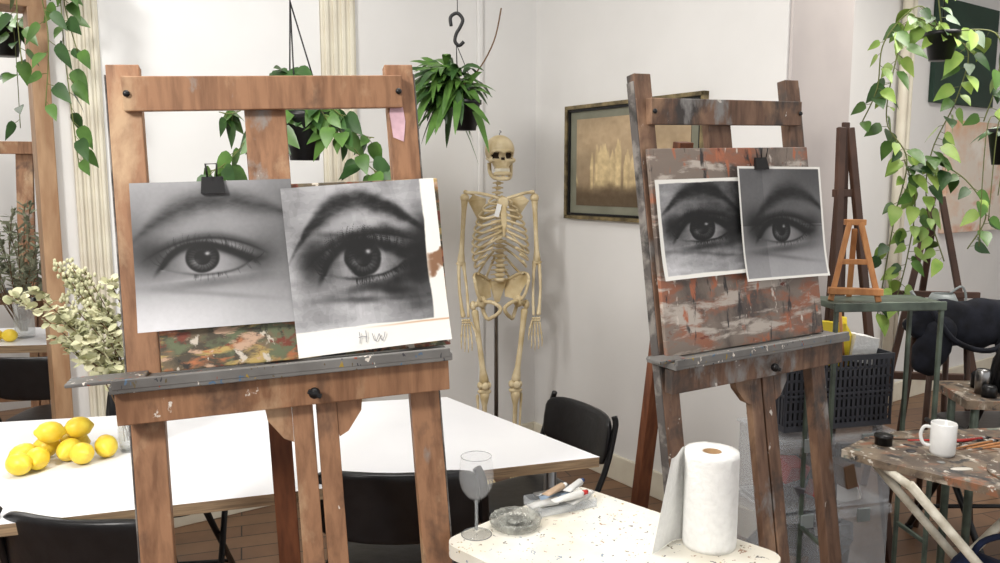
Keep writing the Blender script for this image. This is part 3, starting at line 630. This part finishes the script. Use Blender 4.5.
mb=MB()
for i in range(4): mb.sup((-2.5+.07*i,3.70+U(-.03,.03),.78),(.035,.03,.03),1,0,nu=14,nv=10)
mb.obj('lemons',[lemon_m])
# ------------------------------------------------------------------ hanging plants
def pot(mb,c,r,h,mat,soilm):
    mb.lathe([(r*.68,0),(r*.95,h*.85),(r*1.06,h*.86),(r*1.06,h),(r*.93,h),(r*.9,h*.88),(0,h*.88)],c,mat,24)
def vine(mb,pts,n,L0,L1,mats,stem,droop=.35,thick=.002):
    path=smoothpath(pts,8); mb.tube(path,thick,stem,5)
    for i in range(n):
        k=int((i+rnd()*.8)/n*(len(path)-1)); p=path[min(k,len(path)-1)]; a=U(0,6.28); L=U(L0,L1)
        d=V((math.cos(a),math.sin(a)*.8-.2,U(-.7,.35))).normalized(); b=p+d*L*.35+V((0,0,-.005)); mb.tube([p,b],.0013,stem,4)
        mb.leaf(b,V((d.x,d.y,d.z-.5)),V((U(-.4,.4),-1,U(.2,.9))),L,L*.72,'heart',random.choice(mats),droop,.15)
mb=MB(); c=V((-.70,2.9,1.57)); pot(mb,c,.075,.17,0,1)
ap=V((-.735,2.9,2.12))
for i in range(3):
    a=2.1*i+.4; mb.tube([ap,c+V((.075*math.cos(a),.075*math.sin(a),.16))],.0028,0,6)
mb.tube([ap,V((-.735,2.9,H))],.0028,0,6)
top=c+V((0,0,.16))
for tgt,n in (((-1.02,2.85,1.53),10),((-1.0,2.9,1.74),8),((-.85,2.82,1.62),8),((-.42,2.85,1.52),10),((-.45,2.9,1.65),9),((-.55,2.82,1.66),7)):
    t=V(tgt); vine(mb,[top,top.lerp(t,.35)+V((0,-.02,.06)),top.lerp(t,.8)+V((0,0,.0)),t],n*2,.05,.085,[2,3],4)
for i in range(16):
    d=V((U(-1,1),U(-1,.4),U(.2,1))); mb.leaf(top+d*.05,d,(0,-1,1),U(.06,.09),.055,'heart',random.choice([2,3]),.3)
for i in range(10): mb.leaf(V((-.74+U(-.05,.09),2.88,1.86+U(-.03,.03))),(U(-1,1),-.5,U(-.3,.4)),(0,-1,1),.075,.055,'heart',2,.3)
mb.obj('hanging_pothos',[black,soil,green2,green1,stem_m])
mb=MB(); c=V((-.14,3.3,1.70)); pot(mb,c,.062,.12,0,1)
hk=V((-.175,3.3,2.06))
mb.tube(smoothpath([hk+V((-.02,0,.05)),hk+V((-.022,0,.085)),hk+V((.005,0,.10)),hk+V((.026,0,.075)),hk+V((.015,0,.045)),hk+V((0,0,.02)),hk+V((-.005,0,-.01)),hk+V((.012,0,-.025)),hk+V((.03,0,-.01))],5),.007,0,8)
mb.tube([hk+V((.005,0,.10)),hk+V((.0,0,H-2.06))],.0018,0,5)
for i in range(3):
    a=2.1*i; mb.tube([hk+V((0,0,-.02)),c+V((.06*math.cos(a),.06*math.sin(a),.11))],.0018,0,5)
tp=c+V((-.055,0,.15))
for i in range(160):
    a=U(0,6.28); out=U(.4,1); d=V((math.cos(a)*out-.28,math.sin(a)*out-.15,U(-.4,1.4))).normalized(); L=U(.12,.26)*(.75 if d.x>.3 else 1); b=tp+V((U(-.06,.05),U(-.05,.05),U(-.03,.09)))
    mb.leaf(b,d,V((0,-.6,1)),L,U(.026,.040),'strap',random.choice([2,3,3]),U(.4,1.0),.2)
mb.tube(smoothpath([tp,tp+V((.10,0,.08)),tp+V((.17,0,.2)),tp+V((.20,0,.33))],5),.003,4,6)
mb.obj('hanging_strap_plant',[black,soil,green2,green1,brownstem])
mb=MB(); c=V((-1.62,2.9,2.16)); pot(mb,c,.08,.15,0,1); mb.tube([c+V((0,0,.4)),V((c.x,c.y,H))],.0022,0,5)
for i in range(3):
    a=2.1*i; mb.tube([c+V((0,0,.4)),c+V((.08*math.cos(a),.08*math.sin(a),.14))],.002,0,5)
tp=c+V((0,0,.15))
for tgt,n in (((-1.50,2.88,1.55),24),((-1.56,2.8,1.75),16),((-1.66,2.85,1.9),12),((-1.49,2.9,1.95),10)):
    t=V(tgt); e=V((tp.x+(t.x-tp.x)*.7,t.y,tp.z-.05)); vine(mb,[tp,e,e.lerp(t,.5)+V((U(-.04,.04),0,0)),t],n,.05,.078,[2,3,3],4)
mb.obj('hanging_pothos',[black,soil,green2,green1,stem_m])
mb=MB(); c=V((-2.42,4.0,2.10)); pot(mb,c,.10,.15,0,1); mb.tube([c+V((0,0,.14)),V((c.x,c.y,H))],.003,0,5); tp=c+V((0,0,.15))
for tgt,n in (((-2.33,3.95,1.75),14),((-2.52,3.95,1.9),12),((-2.6,3.95,2.05),10),((-2.25,3.95,2.0),10)): vine(mb,[tp,V((tgt[0],tgt[1],tp.z)),V(tgt)],n,.06,.09,[2,3],4)
mb.obj('hanging_pothos',[black,soil,green2,green1,stem_m])
mb=MB(); c=V((1.93,3.6,2.02)); pot(mb,c,.07,.12,0,1); mb.tube([c+V((0,0,.1)),V((c.x,c.y,H))],.003,0,5); tp=c+V((0,0,.12))
paths=[[(1.93,3.6,2.14),(1.79,3.6,2.2),(1.735,3.6,2.02),(1.71,3.6,1.76),(1.80,3.58,1.59),(1.77,3.6,1.32),(1.72,3.6,.88)],
 [(1.93,3.6,2.14),(2.02,3.55,2.05),(2.0,3.58,1.85),(1.92,3.6,1.63),(1.91,3.6,1.41),(1.98,3.55,1.14)],
 [(1.93,3.6,2.14),(1.82,3.6,2.25),(1.68,3.6,2.1),(1.66,3.6,1.9),(1.60,3.6,1.75)],
 [(1.8,3.6,1.59),(1.86,3.6,1.4),(1.84,3.6,1.15),(1.80,3.6,.95)],
 [(1.93,3.6,2.14),(2.1,3.5,2.12),(2.13,3.5,1.95),(2.08,3.5,1.75)],
 [(1.91,3.6,1.6),(2.05,3.55,1.5),(2.12,3.5,1.35),(2.05,3.5,1.2)],
 [(1.93,3.6,2.14),(1.90,3.6,2.3),(1.85,3.6,2.6),(1.88,3.6,2.9)]]
for pth,n in zip(paths,(52,40,14,26,14,16,12)): vine(mb,pth,n,.05,.095,[2,3,5,5],4,.3,.003)
mb.obj('trailing_devils_ivy',[black,soil,green2,green1,stem_m,green3])
mb=MB(); c=V((2.0,3.2,1.56)); pot(mb,c,.07,.14,0,1); mb.tube([c+V((0,0,.13)),V((c.x,c.y,H))],.003,0,5); tp=c+V((0,0,.13))
for i in range(18): mb.leaf(tp,(U(-1,1),U(-1,1),U(.2,1)),(0,-.5,1),U(.08,.16),.04,'strap',2,.7)
for i in range(3):mb.tube(smoothpath([tp,tp+V((-.03-.04*i,-.05,.03)),tp+V((-.05-.03*i,-.05,-.25-.1*i))],6),.002,4,5)
mb.obj('hanging_strap_plant',[black,soil,green2,green1,stem_m])
# ------------------------------------------------------------------ side-table items
mb=MB(); r=.056;h=.208
mb.lathe([(.02,0),(r,0),(r+.001,.01),(r+.001,h-.01),(r,h),(.021,h),(.02,h-.002),(.02,0)],(0,0,0),0,48)
mb.lathe([(.0195,.001),(.0195,h-.001),(.0175,h-.001),(.0175,.001)],(0,0,0),1,32)
n=18; vs=[];
for i in range(n+1):
    f=i/n
    for k in range(9):
        g=k/8
        if f<.45: a=math.radians(95+75*min(f*2.2,1)); x=(r+.002)*math.cos(a); y=(r+.002)*math.sin(a)
        else:
            q=(f-.45)/.55; a0=math.radians(169); x=(r+.002)*math.cos(a0)-q*(.030+.035*(1-g)); y=(r+.002)*math.sin(a0)-q*.075+.010*math.sin(q*5+g)
        vs.append((x,y,h*g+.001))
mb.add(vs,[(i*9+k,(i+1)*9+k,(i+1)*9+k+1,i*9+k+1) for i in range(n) for k in range(8)],0,True)
mb.obj('paper_towel_roll',[paper_w,M('cardboard',(.62,.5,.36),.8)],T(.452,1.645,.72,-10))
mb=MB(); mb.lathe([(0,0),(.033,0),(.034,.002),(.012,.006),(.004,.012),(.0035,.07),(.006,.078),(.022,.09),(.034,.108),(.039,.13),(.037,.155),(.034,.18),(.033,.18),(.036,.155),(.0375,.13),(.0325,.109),(.021,.092),(.004,.082),(0,.081)],(0,0,0),0,40)
mb.tube([(.0335*math.cos(t),.0335*math.sin(t),.18) for t in [i*math.pi/16 for i in range(32)]],.0009,1,6,closed=True); mb.tube([(0,0,.01),(0,0,.08)],.0034,1,8)
mb.tube([(.0335*math.cos(t),.0335*math.sin(t),.001) for t in [i*math.pi/16 for i in range(32)]],.0009,1,6,closed=True)
mb.obj('wine_glass',[M('thin_wine_glass',(.86,.87,.88),.03,alpha=.09),M('wine_glass_rim',(.62,.64,.65),.05,alpha=.5)],T(-.052,1.69,.72))
mb=MB(); mb.lathe([(0,.001),(.050,.001),(.055,.005),(.059,.019),(.056,.023),(.050,.018),(.043,.009),(0,.008)],(0,0,0),0,144,flute=(.022,20))
mb.lathe([(.036,.0085),(.036,.012),(.031,.0125),(.031,.0085)],(0,0,0),0,96,flute=(.05,12)); mb.lathe([(.016,.0085),(.015,.0125),(0,.0125)],(0,0,0),0,64,flute=(.08,8))
mb.obj('cut_glass_dish',[glass_d],T(.035,1.735,.72))
def tube_paint(mb,c,yaw,L,r,body,cap):
    Rm=Matrix.Rotation(yaw,3,'Z'); c=V(c); vs=[]
    prof=[(0,1.3,.08),(.3,1.15,.6),(.7,1,.9),(.95,1,1)]
    n=12; 
    for t,wx,hz in prof:
        for j in range(n):
            a=2*math.pi*j/n; vs.append(c+Rm@V((L*t-L/2,r*wx*math.cos(a),r*hz*math.sin(a))))
    fs=[(i*n+j,(i+1)*n+j,(i+1)*n+(j+1)%n,i*n+(j+1)%n) for i in range(3) for j in range(n)]+[tuple(range(n))]
    mb.add(vs,fs,body,True)
    Rx=Rm@Euler((0,math.pi/2,0)).to_matrix(); mb.lathe([(r,L*.45),(r*.5,L*.5),(r*.5,L*.53)],c,body,12,R=Rx); mb.lathe([(0,L*.52),(r*.62,L*.52),(r*.6,L*.66),(0,L*.66)],c,cap,12,R=Rx)
mb=MB()
mb.box((0,0,.003),(.15,.09,.004),0)
for s in(-1,1): mb.box((0,s*.045,.011),(.15,.002,.020),0); mb.box((s*.075,0,.011),(.002,.09,.020),0)
mb.obj('clear_tray',[plastic_c],T(.145,1.85,.72,25))
mb=MB()
for (x,y,z,a,L,r,b,c) in((.105,1.815,.740,.5,.08,.010,0,3),(.14,1.85,.741,.2,.09,.011,5,2),(.19,1.84,.742,.85,.08,.010,0,3),(.16,1.81,.757,.6,.09,.0095,0,1),(.12,1.875,.742,.3,.075,.009,4,3),(.18,1.875,.758,1.0,.075,.009,0,2),(.13,1.84,.762,.9,.075,.009,6,3)): tube_paint(mb,(x,y,z),a,L,r,b,c)
mb.obj('paint_tubes',[M('tube_white',(.82,.82,.81),.35),red,blue,mug_m,metal,M('tube_blue_label',(.55,.62,.70),.4),M('tube_tan_label',(.70,.60,.50),.4)])
# ------------------------------------------------------------------ palette table
table('palette_table',[(1.02,2.31),(1.10,2.20),(1.30,2.0),(1.36,1.97),(1.85,1.93),(1.9,2.55),(1.28,2.49),(1.15,2.43)],.70,.022,[],[palm,palm])
o=bpy.data.objects['palette_table']
mb=MB(); 
for yy in(2.1,2.38):
    mb.tube([(1.12,yy,.675),(1.70,yy-.03,.012)],.013,0,10); mb.tube([(1.78,yy,.675),(1.14,yy-.03,.012)],.013,0,10)
mb.tube([(1.12,2.1,.67),(1.12,2.38,.67)],.012,0,8); mb.tube([(1.78,2.1,.67),(1.78,2.38,.67)],.012,0,8); mb.tube([(1.70,2.07,.012),(1.70,2.35,.012)],.012,0,8); mb.tube([(1.14,2.07,.012),(1.14,2.35,.012)],.012,0,8)
mb.obj('folding_legs',[white_metal],parent=o)
mb=MB()
for i in range(46):
    x=U(1.12,1.85);y=U(2.02,2.42)
    if x<1.3 and y<2.28-(x-1.02)*.9+.06: continue
    if (x-1.30)**2+(y-2.27)**2<.006 or (x-1.52)**2+(y-2.14)**2<.04 or (x-1.17)**2+(y-2.36)**2<.002 or (x-1.4)**2+(y-2.06)**2<.002: continue
    a=U(0,3); mb.sup((x,y,.7005),(U(.008,.035),U(.006,.016),.0025),.9,random.choice([0,1,2,3]),rot=(0,0,a),nu=14,nv=6)
mb.obj('dried_paint_smears',[M('smear_white',(.82,.80,.76),.5),M('smear_dark',(.2,.19,.2),.5),M('smear_brown',(.48,.33,.24),.5),M('smear_grey',(.55,.55,.54),.5)],parent=o)
mb=MB(); mb.lathe([(.0,0),(.033,0),(.037,.01),(.038,.1),(.036,.103),(.034,.1),(.033,.012),(0,.010)],(0,0,0),0,32)
mb.tube(smoothpath([(-.036,0,.085),(-.055,0,.085),(-.064,0,.06),(-.056,0,.032),(-.036,0,.025)],5),.0055,0,8)
mb.lathe([(0,.0),(.0332,.0)],(0,0,.07),1,24)
mb.obj('coffee_mug',[mug_m,M('coffee',(.2,.12,.07),.2)],T(1.30,2.27,.70,-20)@Matrix.Scale(.93,4))
mb=MB()
out=[(.17*math.cos(t)*(1+.1*math.cos(2*t)),.12*math.sin(t)) for t in [i/28*6.283 for i in range(28)]]
mb.prism(out,0,.006,0)
for i in range(14):
    a=i*.42; mb.sup((.12*math.cos(a),.085*math.sin(a),.008),(U(.01,.02),U(.008,.016),.006),1,random.choice([1,2,3,4]),nu=12,nv=6)
mb.obj('artist_palette',[palm,M('pb',(.15,.15,.16),.4),M('pw',(.85,.85,.84),.4),M('pbr',(.4,.25,.18),.4),M('pg',(.5,.5,.5),.4)],T(1.52,2.14,.70,20))
mb=MB()
for i in range(7):
    a=U(-.3,.5); c=V((1.33+.04*i,2.38-.012*i,.706+.004*(i%3))); d=V((math.cos(a),math.sin(a),0)); L=U(.10,.14)
    mb.tube([c-d*L,c,c+d*L*.6],[.002,.0045,.004],random.choice([0,1,2]),8); mb.tube([c+d*L*.6,c+d*L*.75],[.005,.004],3,8); mb.tube([c+d*L*.75,c+d*L*.95],[.005,.001],4,8)
mb.obj('paintbrushes',[red,dark_brown,pine_m,metal,black])
mb=MB(); mb.lathe([(0,0),(.025,0),(.025,.022),(.027,.022),(.027,.03),(0,.03)],(1.17,2.36,.70),0,20); mb.lathe([(0,0),(.025,0),(.025,.022),(0,.022)],(1.40,2.06,.70),1,20); mb.obj('paint_jars',[black,metal,blue])
mb=MB(); nf=lambda p:p*(1+.12*math.sin(p.x*23+p.z*17)*math.cos(p.y*19))
mb.sup((0,0,.2),(.15,.10,.2),.8,0,nu=32,nv=20,fn=nf); mb.tube(smoothpath([(-.08,0,.36),(-.06,-.03,.46),(.04,-.03,.47),(.08,0,.36)],5),.009,0,8); mb.obj('cloth_bag',[navy],T(1.45,2.235,0,5))
# ------------------------------------------------------------------ shelf cart, basket, drawers
cartM=T(1.285,2.71,0,6)
mb=MB(); zt=1.095
mb.box((0,0,zt-.01),(.39,.19,.02),0); mb.box((0,-.092,zt-.012),(.395,.008,.03),0)
for s in(-1,1):
    for q in(-1,1): mb.box((s*.185,q*.085,(zt-.02)/2),(.014,.014,zt-.02),0)
    mb.box((s*.185,0,.25),(.012,.16,.015),0)
mb.obj('metal_side_stand',[metal_g],cartM,.003)
mb=MB()
w,d,h=.44,.24,.26
for z,tk in((0.01,.02),(h,.02),(h*.5,.008)):
    for s in(-1,1): mb.box((0,s*d/2,z),(w+.01,.008,tk)); mb.box((s*w/2,0,z),(.008,d,tk))
mb.box((0,0,.004),(w,d,.008))
for i in range(23):
    x=-w/2+w*i/22
    for s in(-1,1): mb.box((x,s*d/2,h/2),(.011,.004,h))
for i in range(13):
    y=-d/2+d*i/12
    for s in(-1,1): mb.box((s*w/2,y,h/2),(.004,.011,h))
for k in range(1,7):
    for s in(-1,1): mb.box((0,s*d/2,h*k/7),(w,.004,.008))
mb.box((0,0,.11),(w-.03,d-.03,.2),1)
mb.obj('storage_basket',[grey_basket,black],T(1.205,2.95,.60,14))
mb=MB()
mb.box((-.02,-.02,.09),(.14,.05,.16),0,rot=(0,.15,.2)); mb.lathe([(0,0),(.03,0),(.032,.12),(.015,.15),(.012,.18),(0,.18)],(.07,.0,0),0,16)
mb.box((.14,.01,.06),(.1,.1,.1),1,rot=(0,.2,0)); mb.box((-.13,.0,.05),(.1,.12,.09),2,rot=(.1,-.2,0))
mb.tube([(-.16,0,.0),(-.19,-.02,.2)],.006,3); mb.tube([(.05,-.05,0),(.02,-.05,.22)],.006,3)
mb.obj('studio_supplies',[yellow,paper_w,cloth,pine_m],T(1.22,2.95,.81,10))
mb=MB()
for lv in range(2):
    z0=.02+lv*.285
    w,d,h=.47,.27,.27
    mb.box((0,0,z0+.003),(w,d,.006),0)
    for s in(-1,1): mb.box((0,s*d/2,z0+h/2),(w,.004,h),0); mb.box((s*w/2,0,z0+h/2),(.004,d,h),0)
    mb.box((0,0,z0+h),(w+.02,d+.02,.012),0); mb.box((0,-d/2-.008,z0+h-.015),(w+.02,.01,.02),0)
    for s in(-1,1): mb.box((s*.12,-d/2-.012,z0+h-.02),(.05,.01,.05),4)
    for i in range(26): mb.box((U(-.17,.17),U(-.10,.09),z0+U(.04,.18)),(U(.05,.13),U(.03,.1),U(.03,.1)),random.choice([1,2,3,5,3,3,5,6]),rot=(U(-.4,.4),U(-.4,.4),U(0,3)))
mb.box((-.06,-.138,.40),(.06,.003,.09),1); mb.box((-.06,-.1395,.39),(.045,.003,.03),2)
mb.obj('plastic_storage_bins',[plastic_c,red,mug_m,black,greyp,M('grey_stuff',(.36,.36,.38),.6),M('brown_stuff',(.45,.34,.25),.7)],T(1.195,2.945,0,14),.002)
mb=MB()
for s in(-1,1): mb.beam((s*.075,-.03,0),(s*.018,.04,.26),.018,.014,0)
mb.beam((0,.09,0),(0,.045,.24),.018,.012,0); mb.beam((-.085,-.035,.035),(.085,-.035,.035),.022,.03,0,wd=(0,0,1)); mb.beam((-.05,.008,.13),(.05,.008,.13),.018,.012,0,wd=(0,0,1)); mb.box((0,.045,.262),(.07,.02,.02),0)
mb.obj('tabletop_easel',[pine_m],T(1.20,2.69,zt,-15),.002)
mb=MB()
for s in(-1,1): mb.beam((s*.16,-.16,0),(s*.02,.03,1.70),.032,.022,0)
mb.beam((0,.10,0),(0,.045,1.5),.03,.02,0); mb.beam((-.12,-.07,.8),(.12,-.07,.8),.04,.03,0,wd=(0,0,1)); mb.beam((0,0,.8),(0,.03,1.72),.03,.015,0); mb.beam((-.06,0.01,1.45),(.06,.01,1.45),.03,.02,0,wd=(0,0,1))
mb.obj('studio_easel',[dark_brown],T(1.34,3.10,0,20),.003)
mb=MB()
for a in(-1,1): mb.beam((a*.3,-.15,0),(a*.02,0,1.42),.03,.02,0)
mb.beam((0,.35,0),(0,.02,1.35),.03,.02,0); mb.beam((-.25,-.09,.55),(.25,-.09,.55),.035,.03,0,wd=(0,0,1)); mb.beam((-.2,-.06,.95),(.2,-.06,.95),.03,.02,0,wd=(0,0,1))
mb.obj('tripod_easel',[dark_brown],T(2.12,3.9,0,-10),.003)
mb=MB(); mb.lathe([(0,0),(.055,0),(.06,.1),(.045,.13),(.042,.13),(.055,.1),(.05,.008),(0,.008)],(0,0,0),0,24); mb.tube([(-.05,0,.03),(-.1,0,.08),(-.14,0,.14)],[.012,.009,.008],0,10); mb.tube(smoothpath([(.03,0,.13),(.08,0,.16),(.10,0,.1),(.055,0,.04)],5),.005,0,8)
mb.obj('watering_can',[greyp],T(1.93,3.45,.88,0))
mb=MB(); mb.lathe([(0,.85),(.15,.85),(.15,.88),(0,.88)],(0,0,0),0,28)
for i in range(4):
    a=.8+i*1.571; mb.tube([(.1*math.cos(a),.1*math.sin(a),.86),(.17*math.cos(a),.17*math.sin(a),0)],.013,0,8)
mb.tube([(.135*math.cos(t),.135*math.sin(t),.35) for t in [i*.785 for i in range(8)]],.008,0,6,closed=True)
mb.obj('wooden_stool',[dark_brown],T(1.93,3.45))
table('supply_table',[(1.62,2.70),(2.3,2.62),(2.35,2.95),(1.66,2.99)],.74,.03,[(1.68,2.75),(2.24,2.68),(2.28,2.90),(1.7,2.93)],[palm,palm],metal_g,.014)
mb=MB()
for i in range(15):
    x=U(1.68,2.2);y=U(2.72,2.90);hh=U(.03,.09); mb.lathe([(0,0),(.025,0),(.025,hh),(.02,hh+.01),(0,hh+.01)],(x,y,.74),random.choice([0,1,2,2,0,3,4]),14)
mb.box((1.95,2.76,.755),(.2,.12,.03),5,rot=(0,0,.2)); mb.box((2.1,2.85,.76),(.16,.1,.04),1,rot=(0,0,-.3))
mb.obj('paint_supplies',[black,metal,M('jar_brown',(.35,.22,.15),.4),paper_w,M('jar_white',(.8,.8,.78),.3),goldm])
# jacket draped on the back of a chair
chair(2.02,3.06,180,1.18)
mb=MB(); nf=lambda p:p*(1+.12*math.sin(p.x*37+p.z*31)*math.cos(p.z*43+p.x*13))
mb.sup((0,.01,.10),(.22,.045,.085),.7,0,nu=48,nv=24,fn=nf); mb.sup((-.15,-.02,.03),(.06,.04,.11),.8,0,rot=(0,.4,0),nu=24,nv=14,fn=nf); mb.sup((.15,-.02,.02),(.06,.04,.12),.8,0,rot=(0,-.3,0),nu=24,nv=14,fn=nf)
mb.tube(smoothpath([(-.18,-.05,.16),(-.1,-.07,.05),(.05,-.07,.02),(.18,-.05,.14)],6),.010,0,8)
mb.obj('jacket',[cloth],T(1.88,3.15,.82,5)@Matrix.Scale(1.12,4))
# ------------------------------------------------------------------ lights
def area(name,loc,tgt,sx,sy,e,col=(1,1,1)):
    l=bpy.data.lights.new(name,'AREA'); l.shape='RECTANGLE'; l.size=sx; l.size_y=sy; l.energy=e; l.color=col
    o=bpy.data.objects.new(name,l); sc.collection.objects.link(o); o.location=loc; o.rotation_euler=(V(tgt)-V(loc)).to_track_quat('-Z','Y').to_euler()
area('key_lamp',(-1.7,-.3,2.7),(.2,3.2,1.1),.5,.5,80,(1,.97,.93))
area('unseen_ceiling_light',(-.3,1.9,3.05),(-.3,1.9,0),1.6,.8,42,(1,.975,.94))  # soft overhead light, its fixture unseen
area('unseen_ceiling_light',(2.4,3.4,3.05),(2.4,3.4,0),1.0,1.0,55,(1,.96,.90))  # added light with no fixture seen; brightens the room past the pier
area('unseen_ceiling_light',(-3.0,4.0,3.05),(-3.0,4.0,0),1.2,1.2,50,(1,.975,.94))  # added light with no fixture seen; brightens the annex
w=bpy.data.worlds.new('World'); sc.world=w; w.use_nodes=True; w.node_tree.nodes['Background'].inputs[0].default_value=(.99,.99,1,1); w.node_tree.nodes['Background'].inputs[1].default_value=1.05
# ------------------------------------------------------------------ camera
cam=bpy.data.cameras.new('camera'); co=bpy.data.objects.new('camera',cam); sc.collection.objects.link(co); sc.camera=co
cam.sensor_width=36; cam.lens=28.8; co.location=(0,0,1.5); co.rotation_euler=(math.radians(90-7.23),0,0); cam.clip_start=.02
